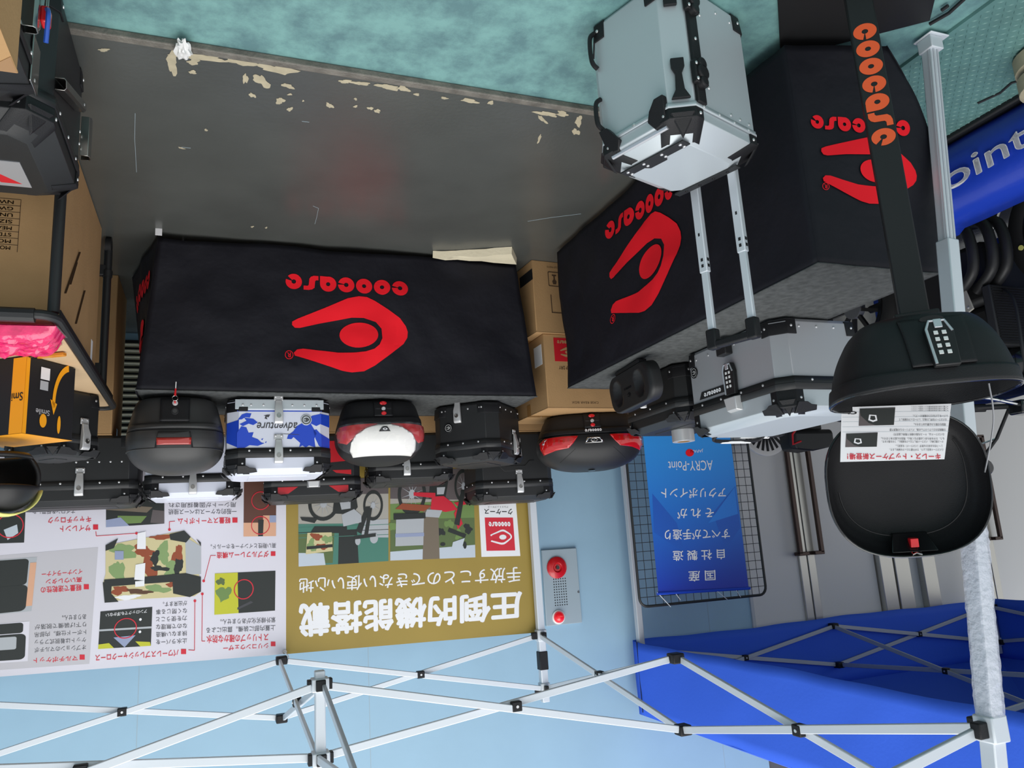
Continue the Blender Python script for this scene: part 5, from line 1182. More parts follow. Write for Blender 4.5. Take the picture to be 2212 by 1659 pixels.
# ------------------------------------------------------------------ display pillar with the open case
ST = thing('display_stand', 'black pillar display stand with orange lettering on a square base', 'display stand', (-1.625, 1.365, -.02), .72)
box('base_plate', -.24, .2, -.12, .36, 0, .014, 'black_satin', ST, bevel=.003)
pl = box('pillar', -.034, .034, -.012, .02, .014, 1.02, 'black_satin', ST, bevel=.003)
bm = word()
lay(bm, lambda u, v: (.029 - .058 * v, -.0132, .20 + .36 * u)); obj('lettering', bm, 'orange_print', pl, smooth=0)
box('top_bracket', -.05, .05, -.04, .06, 1.02, 1.036, 'black_satin', ST, bevel=.003)
OC = thing('open_top_case', 'black top case with keypad lock standing open on the pillar stand', 'top case', (-1.623, 1.386, 1.02), .55); OC.scale = (.79, .79, .79)
sh = Shell([(0, .13, .13, 0, 3), (.012, .165, .165, 0, 3.2), (.06, .2, .2, 0, 3.2), (.12, .23, .222, 0, 2.9), (.19, .25, .24, 0, 2.7), (.232, .257, .246, 0, 2.6)])
bm = BM(); out = [sh.ring(.232 * i / 20) for i in range(21)]; inn = [sh.ring(.232 * i / 20, -.006) for i in range(20, 1, -1)]
loft(bm, out + inn, True, True); bmesh.ops.recalc_face_normals(bm, faces=bm.faces); lo = obj('lower_shell', bm, 'black_plastic', OC, smooth=50)
obj('rim_band', sh.mesh(.186, .233, 6, False, False, .006), 'black_plastic', lo, solid=.005, offset=-1, smooth=50)
bm = BM(); tube(bm, sh.ring(.234, .001), .005, 8, closed=True); obj('rim_gasket', bm, 'black_gloss', lo)
patch('lock_panel', sh, [(-.09, .03), (.09, .03), (.085, .182), (-.085, .182)], .006, 'black_plastic', lo, solid=.008)
c = sh.front(-.0, .115, .012); k = keypad(lo, -.0, c[1], .12, 1.0); k.rotation_euler = (-.25, PI, 0)
bm = BM(); c = sh.front(.0, .035, .01); loft(bm, [[(p[0], y, .035 + p[1]) for p in ell(0, 0, .034, .011, 24)] for y in (c[1] + .01, c[1] - .006)]); bmesh.ops.recalc_face_normals(bm, faces=bm.faces); obj('push_button', bm, 'black_satin', lo, bevel=.002)
bm = BM(); c = sh.at(.22); abox(bm, -.09, .09, -c[1] + .02, -c[1] + .035, .19, .226); obj('inner_latch', bm, 'black_gloss', lo, bevel=.003)
# lid, opened upright; built lying flat with the dome downwards, then tipped back about its hinge
LZ = Shell([(0, .262, .246, 0, 2.6), (.03, .259, .243, 0, 2.6), (.07, .24, .224, 0, 2.5), (.105, .193, .18, 0, 2.4), (.122, .115, .115, 0, 2.3), (.126, .02, .02, 0, 2)])
bm = BM(); out = [LZ.ring(.126 * (1 - i / 22)) for i in range(23)]; inn = [[(x, y, z - .006) for x, y, z in LZ.ring(.126 * i / 22, -.006)] if i else LZ.ring(0, -.006) for i in range(23)]
loft(bm, out + inn, True, True); bmesh.ops.recalc_face_normals(bm, faces=bm.faces)
hinge = Matrix.Translation((0, .246, .243)) @ Matrix.Rotation(math.radians(-97), 4, 'X') @ Matrix.Translation((0, -.246, 0))
ld = obj('lid', bm, 'black_plastic', OC, smooth=50); ld.matrix_local = hinge
bm = BM(); tube(bm, LZ.ring(-.001, -.002), .004, 8, closed=True); obj('lid_gasket', bm, 'black_gloss', ld)
bm = BM(); tube(bm, [(x * .86, y * .86 + .015, z) for x, y, z in LZ.ring(.064, 0)][26:64] , .003, 6); obj('inner_ridge', bm, 'black_satin', ld)
bm = BM(); loft(bm, [[(-.075, -.23, .004), (.075, -.23, .004), (.055, -.17, .05), (-.055, -.17, .05)], [(-.075, -.226, .02), (.075, -.226, .02), (.055, -.17, .07), (-.055, -.17, .07)]]); bmesh.ops.recalc_face_normals(bm, faces=bm.faces); cp = obj('catch_plate', bm, 'black_gloss', ld, bevel=.003)
bm = BM(); abox(bm, -.014, .012, -.215, -.185, .004, .034); obj('red_catch', bm, 'red_plastic', cp, bevel=.002)
bm = BM(); tube(bm, [(-.014, -.23, .0), (-.014, -.236, -.012), (.0, -.232, -.004), (.014, -.236, -.012), (.014, -.23, .0)], .0035, 6); obj('striker_wire', bm, 'steel', cp)
bm = BM(); pts = [(-.2, .06, .05), (-.215, .02, .03)]
a_ = hinge @ Vector((-.25, .02, .01)); b_ = Vector((-.225, .06, .2)); tube(bm, smoothpath([a_, a_ * .5 + b_ * .5 + Vector((-.012, -.03, -.02)), b_], 8), .0028, 6)
obj('stay_cord', bm, 'lead_grey', OC)
# notice card standing inside the lid
CD = thing('notice_card', 'white notice card with red Japanese heading inside the open lid', 'sign', (0, 0, 0))
def card_plane():
    M = Matrix.Translation((-1.623, 1.386, 1.02)) @ Matrix.Rotation(.55, 4, 'Z') @ Matrix.Scale(.79, 4); n = (M.to_3x3() @ Vector((0, -1, .05))).normalized(); p0 = M @ Vector((0, .215, .3)); return np.array(p0), np.array(n)
cp0, cn0 = card_plane()
def cardsurf(l):
    def f(px, py):
        r = ray(px, py); o = cp0 + cn0 * .0007 * l; return tuple(EYEP + r * (cn0.dot(o - EYEP) / cn0.dot(r)))
    return f
CQ = [(2055, 872), (1818, 880), (1815, 998), (2040, 992)]
bm = flat([[(0, 0), (1, 0), (1, 1), (0, 1)]]); lay(bm, quadmap(CQ, cardsurf(0))); obj('card', bm, 'white_print', CD, solid=.0008, offset=0, smooth=0)
def ctext(s, x0, x1, y0, y1, m='grey_print', b=0.0, l=2, nm='body_text'):
    obj(nm, lay(unit(textflat(s, b)), quadmap([(x0, y0), (x1, y0), (x1, y1), (x0, y1)], cardsurf(l))), m, CD, smooth=0)
ctext('キーレス・トップケース新登場！', 2032, 1830, 979, 993, 'banner_red', .02, nm='heading')
for s, x0, x1, y in (('①パスワード設定により、カギ不要でロックを解除します。', 2038, 1922, 969), ('　１〜７桁のお好きな数字（パスワード）を設定し、', 2036, 1934, 961), ('ケース開口時に、パスワード押してロックを解除し、フタを開けます。', 2038, 1905, 951.5), ('もう、カギを持ち歩く必要がなく安心。閉店の心配がありません。', 2040, 1903, 945), ('②パスワードは、ケース内側の場所で簡単に設定可！', 2040, 1930, 936), ('③機械式のロックシステムの為、バッテリーからの電源不要', 2043, 1922, 926), ('開錠仕切替えの必要はありません。', 2043, 1974, 914.5), ('④パスワードを押した後は、レバーロックを解除して', 2045, 1942, 904), ('レバーを上げるだけの簡単オープン。', 2047, 1972, 896)): ctext(s, x0, x1, y, y + 5.2)
for i in range(3): ctext('※ご購入の際は取扱説明書をよくお読みください。', 2048, 1968, 877 + 4 * i, 880 + 4 * i)
for q in ([(1934, 880), (1857, 883), (1855, 920), (1931, 918)], [(1896, 934), (1828, 937), (1826, 966), (1894, 965)]):
    b = flat([[(0, 0), (1, 0), (1, .25), (.85, .75), (.5, 1), (.3, .95), (.05, .5)]]) if False else flat([[(1, 0), (1, 1), (.0, 1), (.0, .9), (.3, .85), (.62, .4), (.7, 0)]])
    pg = obj('card_picture', lay(flat([[(0, 0), (1, 0), (1, 1), (0, 1)]]), quadmap(q, cardsurf(2))), 'pic_asphalt', CD, smooth=0)
    obj('pictured_case', lay(flat([[(0, .05), (1, .0), (.96, .4), (.72, .85), (.5, 1), (.0, 1)]]), quadmap(q, cardsurf(3))), 'pic_dark', pg, smooth=0)
    obj('pictured_keypad', lay(flat([[(.52, .4), (.72, .36), (.74, .68), (.6, .8), (.48, .72)], [(.56, .45), (.68, .43), (.69, .63), (.6, .7), (.53, .65)]]), quadmap(q, cardsurf(4))), 'white_print', pg, smooth=0)
ctext('CJ', 1851, 1832, 887, 895, 'black_print', .05, nm='mark')
bm = BM()
for y in (888, 899, 909, 920, 931): merge(bm, lay(flat([[(0, 0), (1, 0), (1, 1), (0, 1)]]), quadmap([(2050, y), (1820, y + 2), (1820, y + 2.5), (2050, y + .5)], cardsurf(1))))
obj('rule_line', bm, 'alarm_grey', CD, smooth=0)

# backrest cushion and small bottle on the left table
bk = thing('backrest_pad', 'black moulded backrest pad with two hollows leaning on the low black case', 'backrest', (-1.725, 2.9, T + .012), PI / 2 + .12); bk.scale = (1.35, 1, 1)
S2 = lambda x, z: 0
def pad():
    bm = BM(); nx, nz = 40, 24; rows = []
    out = [(x, z) for x, z in rrect(-.17, .17, 0, .17, .06, 8)]
    fr = []
    for k, (sc, y) in enumerate(((1.0, 0), (1.0, -.035), (.97, -.05), (.9, -.056))):
        fr.append([(x * sc, y, .085 + (z - .085) * sc) for x, z in out])
    loft(bm, fr, True, False)
    grid = flat([[(x * .9, .085 + (z - .085) * .9) for x, z in out]]); cut(grid, .009)
    def hol(x, z):
        d = 0
        for cx in (-.088, .088):
            r = math.hypot((x - cx) / .034, (z - .085) / .058); d += .026 * max(0, 1 - r * r) ** .7 if r < 1 else 0
        return (x, -.056 + d, z)
    lay(grid, hol); merge(bm, grid); bmesh.ops.remove_doubles(bm, verts=bm.verts, dist=.0005); bmesh.ops.recalc_face_normals(bm, faces=bm.faces); return bm
o = obj('pad', pad(), 'black_satin', bk, smooth=50); o.rotation_euler = (-.12, 0, 0)
bm = word(); lay(bm, lambda u, v: (-.03 + .06 * u, -.0568, .075 + .01 * v)); o2 = obj('lettering', bm, 'black_gloss', o, smooth=0)
bm = logo(); lay(bm, lambda u, v: (-.014 + .028 * u, -.0568, .1 + .02 * v)); obj('emblem', bm, 'black_gloss', o, smooth=0)
bm = BM(); abox(bm, -.1, .1, -.045, -.005, -.014, .004); obj('mount_foot', bm, 'black_plastic', bk, bevel=.004)
bt = thing('small_bottle', 'small clear bottle with white cap on the left table by the backrest', 'bottle', (-1.80, 2.99, T + .001))
mat('clear_plastic', (235, 240, 242), 0.05, trans=0.9)
bm = BM(); loft(bm, [circ((0, 0, z), r, 'z', 20) for z, r in ((0, .018), (.005, .02), (.12, .02), (.135, .012), (.145, .011))]); bmesh.ops.recalc_face_normals(bm, faces=bm.faces); obj('bottle', bm, 'clear_plastic', bt)
bm = BM(); loft(bm, [circ((0, 0, z), r, 'z', 20) for z, r in ((.145, .015), (.168, .015), (.17, .013))]); bmesh.ops.recalc_face_normals(bm, faces=bm.faces); obj('cap', bm, 'white_plastic', bt)
# ------------------------------------------------------------------ cart at the right with its goods
CT = thing('storage_cart', 'black steel cart with plywood deck holding boxes at the right', 'cart', (0, 0, 0))
cx0, cx1, cy0, cy1, cz = .462, 1.12, 2.53, 4.02, .74
for a, b in ((cy0 + .03, 3.285), (3.29, cy1)): box('deck_board', cx0 + .02, cx1 - .02, a, b, cz - .018, cz, 'plywood', CT, bevel=.002)
bm = BM(); tube(bm, [(x, y, cz + .002) for x, y in rrect(cx0, cx1, cy0, cy1, .05, 5)], .015, 10, closed=True); tube(bm, [(cx0 + .05, cy0, cz + .006), (cx1 - .05, cy0, cz + .006)], .022, 10); obj('deck_rim', bm, 'black_powder', CT)
bm = BM(); bar(bm, (cx0 + .003, cy0 + .1, cz - .02), (cx0 + .003, cy1 - .06, cz - .02), .004, .05); sr = obj('side_rail', bm, 'black_powder', CT)
for y in (2.9, 3.22, 3.26, 3.3, 3.34, 3.7): rivet('rivet_metal', sr, (cx0 + .0005, y, cz - .02), (-1, 0, 0))
for x, y in ((cx0 + .012, cy0 + .05), (cx0 + .02, 3.74), (cx1 - .02, cy0 + .05), (cx1 - .02, 3.74)):
    bm = BM(); cyl(bm, (x, y, .06), .017, cz - .08, 'z', 14); cyl(bm, (x, y, .16), .021, .03, 'z', 14); pt = obj('post', bm, 'black_powder', CT)
    bm = BM(); cyl(bm, (x - .012, y, .035), .035, .024, 'x', 18); obj('caster', bm, 'tire_rubber', pt)
bm = BM()
for z in (.16, .62): bar(bm, (cx0 + .02, 3.74, z), (cx1 - .02, 3.74, z), .03, .05)
obj('cross_rail', bm, 'black_powder', CT, bevel=.003)
t, w, d, h = carton('large brown carton with printed list under the cart deck', .497, 1.07, 2.66, 3.62, .005, .70)
bm = BM()
for i in range(8):
    z = .32 + i * .022; abox(bm, -w + .1, w - .02, -d - .001, -d, z, z + .0015)
abox(bm, -w + .1, -w + .1015, -d - .001, -d, .32, .498); obj('print_line', bm, 'cardboard_print', t, smooth=0)
for i, s in enumerate(('MOTORCYCLE BOX', 'MODEL : REAR CASE 48-100-8', 'STD. DIMENSION', 'MEAS. DIMENSION', 'SIZE : 4 PCS', 'UNITS : BLK', 'GW : 12.0', 'NW : 10.5')):
    b = unit(textflat(s, .01)); onface(b, -w + .1 + .02 + .012 * len(s) / 2, .332 + (7 - i) * .022, .012 * len(s), .012, -d - .0012); obj('lettering', b, 'cardboard_print', t, smooth=0)
bm = BM()
for a, b in (((-.28, .56), (-.05, .32)), ((-.05, .6), (.1, .42)), ((-.2, .5), (-.1, .38))): bar(bm, (-w - .0008, a[0], a[1]), (-w - .0008, b[0], b[1]), .001, .012, (1, 0, 0))
obj('print_line', bm, 'cardboard_print', t, smooth=0)
bm = BM(); abox(bm, -w - .0012, -w - .0002, d - .14, d - .1, .55, .68); obj('white_label', bm, 'white_print', t, smooth=0)
# pink parcels in clear bags
def pillow(name, lab, c, sx, sy, sz, rz, seed, m='pink_plastic', grp='pink bagged parcels on the cart deck'):
    t = thing(name, lab, 'parcel', c, rz, grp)
    bm = BM(); n = 22; top = []; bot = []
    for j in range(n + 1):
        a, b = [], []
        for i in range(n + 1):
            u, v = 2 * i / n - 1, 2 * j / n - 1; k = max(0, (1 - u ** 4)) ** .5 * max(0, (1 - v ** 4)) ** .5
            q = .35 * noise.noise(Vector((u * 3 + seed, v * 3, seed))) + .22 * noise.noise(Vector((u * 8 + seed, v * 8, seed)))
            z = sz * k * (1 + q); a.append((u * sx, v * sy, max(.004, z))); b.append((u * sx, v * sy, .001))
        top.append(a); bot.append(b)
    loft(bm, top, False, False, closed=False); loft(bm, bot, False, False, closed=False); bmesh.ops.recalc_face_normals(bm, faces=bm.faces)
    obj('bag', bm, m, t, smooth=60)
    bm = BM(); abox(bm, -sx * 1.04, -sx * .96, -sy, sy, .003, .0042); obj('sealed_edge', bm, 'clear_wrap', t, smooth=0)
    return t
pillow('bagged_parcel', 'pink bagged parcel lying along the front rim of the cart', (.585, 2.64, cz + .022), .125, .065, .05, .05, 1.0)
pillow('bagged_parcel', 'pink bagged parcel behind the front one, corner over the deck edge', (.62, 2.79, cz + .002), .13, .07, .055, -.06, 4.0)
pillow('bagged_parcel', 'pink bagged parcel nearest the yellow and black box', (.86, 2.97, cz + .002), .12, .06, .05, .35, 7.0)
kn = thing('box_cutter', 'orange box cutter lying on the cart deck beside the pink parcels', 'knife', (.552, 3.0, cz + .004), .5)
bm = BM(); prism(bm, [(-.055, -.009), (.04, -.009), (.052, 0), (.04, .01), (-.055, .01)], 0, .012, 'z'); obj('handle', bm, 'orange_plastic', kn, bevel=.002)
bm = BM(); prism(bm, [(.04, -.005), (.072, -.005), (.085, .006), (.04, .006)], .005, .006, 'z'); obj('blade', bm, 'steel', kn, smooth=0)
# yellow and black printed carton
yb = thing('printed_carton', 'yellow and black printed carton with orange arcs on the cart deck', 'box', (.675, 3.2, cz + .003), .6)
bm = BM(); abox(bm, -.13, .13, -.11, .11, 0, .275); obj('carton_body', bm, 'black_print', yb, bevel=.003)
bm = BM(); abox(bm, -.13 - .001, -.13, -.111, -.095, .004, .274); abox(bm, -.131, -.075, -.111, -.11, .004, .274); abox(bm, -.131, .131, -.111, .111, .2752, .276); obj('yellow_panel', bm, 'yellow_card', yb, smooth=0)
def sidepatch(nm, pts, mm, face):
    b = flat([pts])
    lay(b, (lambda u, v: (-.1318, .11 - .22 * u, .275 * v)) if face == 'l' else (lambda u, v: (-.13 + .26 * u, -.1118, .275 * v))); obj(nm, b, mm, yb, smooth=0)
def arc(cx, cy, r0, r1, a0, a1, n=14): return ell(cx, cy, r0, r0 * 1.5, n, a0, a1) + ell(cx, cy, r1, r1 * 1.5, n, a0, a1)[::-1]
sidepatch('orange_arc', arc(.1, .52, .3, .36, -80, 10), 'yellow_card', 'l'); sidepatch('orange_dot', ell(.3, .82, .035, .12, 16), 'yellow_card', 'l'); sidepatch('orange_dot', ell(.62, .8, .07, .09, 18), 'yellow_card', 'l')
sidepatch('orange_arrow', [(.36, .55), (.5, .5), (.42, .7)], 'yellow_card', 'l')
sidepatch('orange_arc', arc(.95, .55, .45, .53, 190, 260), 'yellow_card', 'f'); sidepatch('orange_dot', ell(.62, .82, .07, .12, 16), 'yellow_card', 'f')
sidepatch('shipping_mark', [(.54, .1), (.72, .1), (.72, .26), (.54, .26)], 'white_print', 'l'); sidepatch('shipping_mark', [(.56, .28), (.72, .28), (.72, .4), (.56, .4)], 'pic_steel', 'l')
b = unit(textflat('Smi', .01)); lay(b, lambda u, v: (-.126 + .048 * u, -.1122, .13 + .03 * v)); obj('lettering', b, 'black_print', yb, smooth=0)
b = unit(textflat('Smile', .01)); lay(b, lambda u, v: (-.132, .0 - .06 * u, .18 + .02 * v)); obj('lettering', b, 'white_print', yb, smooth=0)
t, p = alu_case('small black case with bright side latch behind the yellow carton', (.655, 3.74, cz + .003), .7, .28, .25, .035, .19, .034, .035, .02, .024, 'black_powder', 'black_powder', nf=2, ns=2); latch(t, -p['xs'] - .002, .02, .2, face=-PI / 2)
# helmet-like shell
hm = thing('helmet', 'black open helmet with yellow stripe on top of the yellow carton', 'helmet', (.735, 3.2, cz + .29))
bm = BM(); bmesh.ops.create_uvsphere(bm, u_segments=40, v_segments=24, radius=1)
for v in list(bm.verts): v.co = Vector((v.co.x * .135, v.co.y * .155, .125 + v.co.z * (.135 if v.co.z > 0 else .122)))
dele = [f for f in bm.faces if (lambda c: (c.z < .035) or (c.y < -.02 and c.x < .2 and .05 < c.z < .155 and c.y < -.06))(f.calc_center_median())]
bmesh.ops.delete(bm, geom=dele, context='FACES'); hs = obj('shell', bm, 'black_satin', hm, solid=.014, offset=-1, smooth=60); hm.rotation_euler = (0, 0, -.75)
bm = BM(); rows = []
for k in range(2):
    rows.append([(.1365 * math.sin(a) * (1.0), -.02 - .035 * (k) - .11 * abs(math.cos(a)) * .35, .127 + .134 * math.cos(a) * (1 - .04 * k)) for a in [math.radians(q) for q in range(-72, 73, 8)]])
loft(bm, rows, False, False, closed=False); obj('yellow_stripe', bm, 'yellow_stripe', hm, solid=.006, offset=0, smooth=60)
rivet('rivet_metal', hs, (-.128, -.03, .11), (-1, -.2, 0))

# black cases standing on the floor at the right front, carton on top
t, p = alu_case('far black case on the floor at the right with open silver hinge arms', (.605, 2.235, -.001), -PI / 2, .47, .40, .05, .31, .03, .04, .04, .055, 'black_powder', 'black_powder', nf=3, ns=2, hooks=False, ribs=False)
yf = p['yf']
def channel(parent, x0, z0, x1, z1, wd=.032, dp=.022, m='steel'):
    """open folded metal channel lying on the front face"""
    M, L = frame_of((x0, yf - .002, z0), (x1, yf - .002, z1), (0, -1, 0)); bm = BM(); q = wd / 2
    pr = [(-q, 0), (-q, dp), (-q * .6, dp * 1.25), (q * .6, dp * 1.25), (q, dp), (q, 0), (q - .003, 0), (q - .003, dp * .95), (q * .55, dp * 1.12), (-q * .55, dp * 1.12), (-q + .003, dp * .95), (-q + .003, 0)]
    loft(bm, [[M @ Vector((a, 0, b)) for a, b in pr], [M @ Vector((a, L, b)) for a, b in pr]]); bmesh.ops.recalc_face_normals(bm, faces=bm.faces); return obj('hinge_arm', bm, m, parent, bevel=.0008, smooth=25)
a1 = channel(t, .2, .275, -.09, .165); rivet('rivet_metal', a1, (-.06, yf - .028, .175), (0, -1, 0))
a2 = channel(t, -.205, .14, -.205, .27)
for z in (.2, .24): rivet('rivet_metal', a2, (-.175, yf - .002, z), (0, -1, 0))
bm = BM(); abox(bm, -.12, .03, -.1, .02, p['z3'], p['z3'] + .002); o = obj('sticker', bm, 'silver_bright', t, smooth=0)
bm = BM(); prism(bm, [(-.1, -.08), (-.04, -.03), (-.04, .0), (-.1, -.03)], p['z3'] + .002, p['z3'] + .0026, 'z'); obj('sticker_print', bm, 'red_paint', o, smooth=0)
t, p = alu_case('near black case on the floor at the right with keys tied to its latch', (.615, 1.71, -.022), -PI / 2, .44, .40, .05, .35, .03, .04, .04, .055, 'black_powder', 'black_powder', nf=3, ns=2, hooks=False, ribs=False)
yf = p['yf']
a1 = channel(t, -.02, .22, -.02, .36, .03, .026)
a2 = channel(t, -.12, .17, -.09, .3, .03, .016); rivet('rivet_metal', a2, (-.1, yf - .026, .26), (0, -1, 0))
box('side_plate', -.19, -.12, yf - .006, yf - .001, .3, .42, 'steel', t, bevel=.002)
ky = thing('key_bunch', 'bunch of keys with red grip and blue strap hanging on the near black case', 'keys', (.405, 1.715, 0))
bm = BM(); abox(bm, -.04, -.022, .03, .062, .26, .3); obj('red_grip', bm, 'red_plastic', ky, bevel=.004)
bm = BM(); tube(bm, smoothpath([(-.035, .03, .27), (-.045, .0, .30), (-.04, .02, .36)], 6), .005, 6); obj('blue_strap', bm, 'blue_plastic', ky)
for x in (.036, .054):
    bm = BM(); abox(bm, -.033, -.031, x - .004, x + .004, .22, .262); obj('key_blade', bm, 'steel', ky)
t, w, d, h = carton('tan carton at the right front edge, beside the near black case', .352, .80, .95, 1.475, -.02, .60)
bm = BM(); prism(bm, [(-w + .0, d - .05), (-w + .05, d - .0), (-w, d)], h + .0016, h + .0022, 'z'); obj('packing_tape', bm, 'packing_tape', t, smooth=0)

# ------------------------------------------------------------------ left foreground
ba = thing('bolster_bag', 'blue padded roll with upside-down white lettering lying on the floor', 'bag', (0, 0, 0))
def bprof(k): return [(-2.795, .006), (-2.745, .06), (-2.735, .13), (-2.75, .22), (-2.79, .285), (-2.87, .31), (-3.0, .30), (-3.06, .2), (-3.06, .05), (-3.03, .006)]
bm = BM(); rows = []
for i in range(50):
    y = 1.25 + 1.45 * i / 49; e = min(1, min(i, 49 - i) / 3 + .5)
    rows.append([(-2.9 + (x + 2.9) * e + .006 * noise.noise(Vector((y * 6, z * 8, 1))), y, .004 + z * e - 0.02 * (y < 2.2)) for x, z in bprof(0)])
loft(bm, rows); bmesh.ops.recalc_face_normals(bm, faces=bm.faces); mat('blue_vinyl', (30, 62, 178), 0.3, bump=.15, bscale=18, coat=.2); obj('roll', bm, 'blue_vinyl', ba, smooth=60)
def basurf(px, py):
    p = onx(px, py, -2.74); z = p[2]
    for _ in range(4):
        x = np.interp(z + .012, [.006, .06, .13, .22, .285], [-2.795, -2.745, -2.735, -2.75, -2.79]) + .011; p = onx(px, py, x); z = p[2]
    return tuple(p)
def batext(s, q, m='white_print', nm='lettering'):
    b = cut(unit(textflat(s, .012)), .12); lay(b, quadmap(q, basurf)); obj(nm, b, m, ba, smooth=0)
batext('Point', [(1985, 452), (2228, 310), (2212, 262), (1975, 402)])
b = flat([rrect(0, 1, 0, 1, .2)]); cut(b, .3); lay(b, quadmap([(2000, 480), (2032, 462), (2028, 448), (1998, 462)], basurf)); obj('red_mark', b, 'red_paint', ba, smooth=0)
bm = BM(); abox(bm, -2.82, -2.735, 1.3, 2.66, -.021, .012); obj('shadow_edge', bm, 'black_matte', ba, bevel=.008)  # black strip standing in for the shadow under the roll
wt = thing('tent_weight', 'beige round stacked weight on the tread plate at the left edge', 'weight', (-2.585, 1.47, -.008))
for i in range(2):
    bm = BM(); R = [circ((0, 0, z + i * .075), r, 'z', 28) for z, r in ((0, .1), (.01, .115), (.06, .115), (.072, .1))]; loft(bm, R); bmesh.ops.recalc_face_normals(bm, faces=bm.faces); obj('weight_disc', bm, 'bare_concrete', wt)
sc = thing('plastic_scrap', 'crumpled white plastic scrap at the edge of the dark floor', 'scrap', (.113, 2.19, .003))
bm = BM(); bmesh.ops.create_icosphere(bm, subdivisions=3, radius=1)
for v in bm.verts:
    k = 1 + .6 * noise.noise(v.co * 2.2) + .3 * noise.noise(v.co * 5); v.co = Vector((v.co.x * .02 * k, v.co.y * .042 * k, max(0, .012 + v.co.z * .014 * k)))
obj('scrap', bm, 'white_plastic', sc, smooth=20)

# ------------------------------------------------------------------ motorcycle at the far left
MC = thing('motorcycle', 'black motorcycle parked at the left behind the open top case', 'motorcycle', (-3.38, 2.6, 0))
def mloc(px, py, x=-3.2): p = onx(px, py, x); return Vector((p[0] + 3.42, p[1] - 2.55, p[2]))
def mwheel(y, r, wd=.055):
    bm = BM(); n = 48; rings = []
    for k in range(n + 1):
        a = 2 * PI * k / n; rings.append([(wd * .5 * math.cos(q) * 1.0, y + (r - .05 + .05 * math.sin(q)) * math.cos(a), .305 + (r - .05 + .05 * math.sin(q)) * math.sin(a)) for q in [2 * PI * j / 12 for j in range(12)]])
    loft(bm, rings, False, False); bmesh.ops.recalc_face_normals(bm, faces=bm.faces); w = obj('wheel', bm, 'tire_rubber', MC)
    bm = BM(); cyl(bm, (-.02, y, .305), .06, .04, 'x', 20)
    obj('hub', bm, 'lead_grey', w)
    for k in range(9):
        a = 2 * PI * k / 9; bm = BM(); bar(bm, (0, y, .305), (0, y + (r - .09) * math.cos(a), .305 + (r - .09) * math.sin(a)), .02, .02); obj('spoke', bm, 'black_satin', w)
    bm = BM(); R = [[(x, y + q * math.cos(a), .305 + q * math.sin(a)) for q, x in ((r - .11, .02), (r - .085, .024), (r - .085, -.024), (r - .11, -.02))] for a in [2 * PI * k / n for k in range(n + 1)]]; loft(bm, R, False, False); bmesh.ops.recalc_face_normals(bm, faces=bm.faces); obj('rim', bm, 'black_gloss', w)
    return w
w1 = mwheel(-.62, .3); w2 = mwheel(.62, .3)
for k in range(5): rivet('rivet_metal', w1, (.03, -.62 + .17 * math.cos(k * 1.257), .305 + .17 * math.sin(k * 1.257)), (1, 0, 0))
bm = BM(); p = mloc(2192, 505, -3.38); cyl(bm, (.028, -.62 + .23, .34), .012, .004, 'x', 10); obj('wheel_mark', bm, 'yellow_stripe', w1)
for s in (-1, 1):
    bm = BM(); tube(bm, [(s * .08, -.62, .3), (s * .08, -.38, .98)], .026, 12); obj('fork_tube', bm, 'black_satin', MC)
bm = BM(); bar(bm, (-.13, -.37, .98), (.13, -.37, .98), .05, .04); obj('fork_yoke', bm, 'black_satin', MC, bevel=.006)
bm = BM(); tube(bm, smoothpath([(-.36, -.2, 1.04), (-.15, -.33, 1.05), (.15, -.33, 1.05), (.36, -.2, 1.04)], 6), .012, 10); hbv = obj('handlebar', bm, 'black_satin', MC)
for s in (-1, 1):
    bm = BM(); tube(bm, [(s * .27, -.255, 1.045), (s * .39, -.185, 1.038)], .018, 12); obj('grip', bm, 'tire_rubber', hbv)
bm = BM(); tube(bm, smoothpath([(.2, -.36, 1.05), (.27, -.36, 1.04), (.33, -.33, 1.02), (.4, -.27, 1.0)], 6), [.008] * 18 + [.010], 8); lv_ = obj('brake_lever', bm, 'chrome', hbv); bm = BM(); bmesh.ops.create_uvsphere(bm, u_segments=12, v_segments=8, radius=.013, matrix=Matrix.Translation((.4, -.27, 1.0))); obj('lever_ball', bm, 'chrome', lv_)
bm = BM(); abox(bm, .12, .21, -.38, -.31, 1.03, 1.09); obj('fluid_tank', bm, 'black_gloss', hbv, bevel=.008)
bm = BM(); tube(bm, [(.2, -.31, 1.06), (.24, -.26, 1.18), (.31, -.22, 1.27)], .007, 8); ms = obj('mirror_stem', bm, 'black_satin', hbv); bm = BM(); R = [[(.31 + a * .05, y, 1.3 + b * .035) for a, b in ell(0, 0, 1, 1, 18)] for y in (-.24, -.2)]; loft(bm, R); bmesh.ops.recalc_face_normals(bm, faces=bm.faces); obj('mirror', bm, 'black_gloss', ms, bevel=.006)
bm = BM(); tube(bm, [(.24, -.26, 1.18), (.29, -.21, 1.2)], .004, 6); obj('bar_end', bm, 'chrome', ms)
bm = BM(); R = []
for y, w, z0, z1 in ((-.36, .06, .8, .9), (-.28, .14, .74, .98), (-.05, .15, .72, 1.0), (.12, .1, .74, .92), (.2, .06, .76, .86)): R.append([(a, y, (z0 + z1) / 2 + b) for a, b in ell(0, 0, w, (z1 - z0) / 2, 24)])
loft(bm, R); bmesh.ops.recalc_face_normals(bm, faces=bm.faces); obj('fuel_tank', bm, 'black_gloss', MC, smooth=60)
bm = BM(); R = []
for y, w, z0, z1 in ((.16, .07, .74, .84), (.3, .13, .74, .83), (.62, .11, .78, .88), (.85, .06, .86, .92)): R.append([(a, y, (z0 + z1) / 2 + b) for a, b in ell(0, 0, w, (z1 - z0) / 2, 20)])
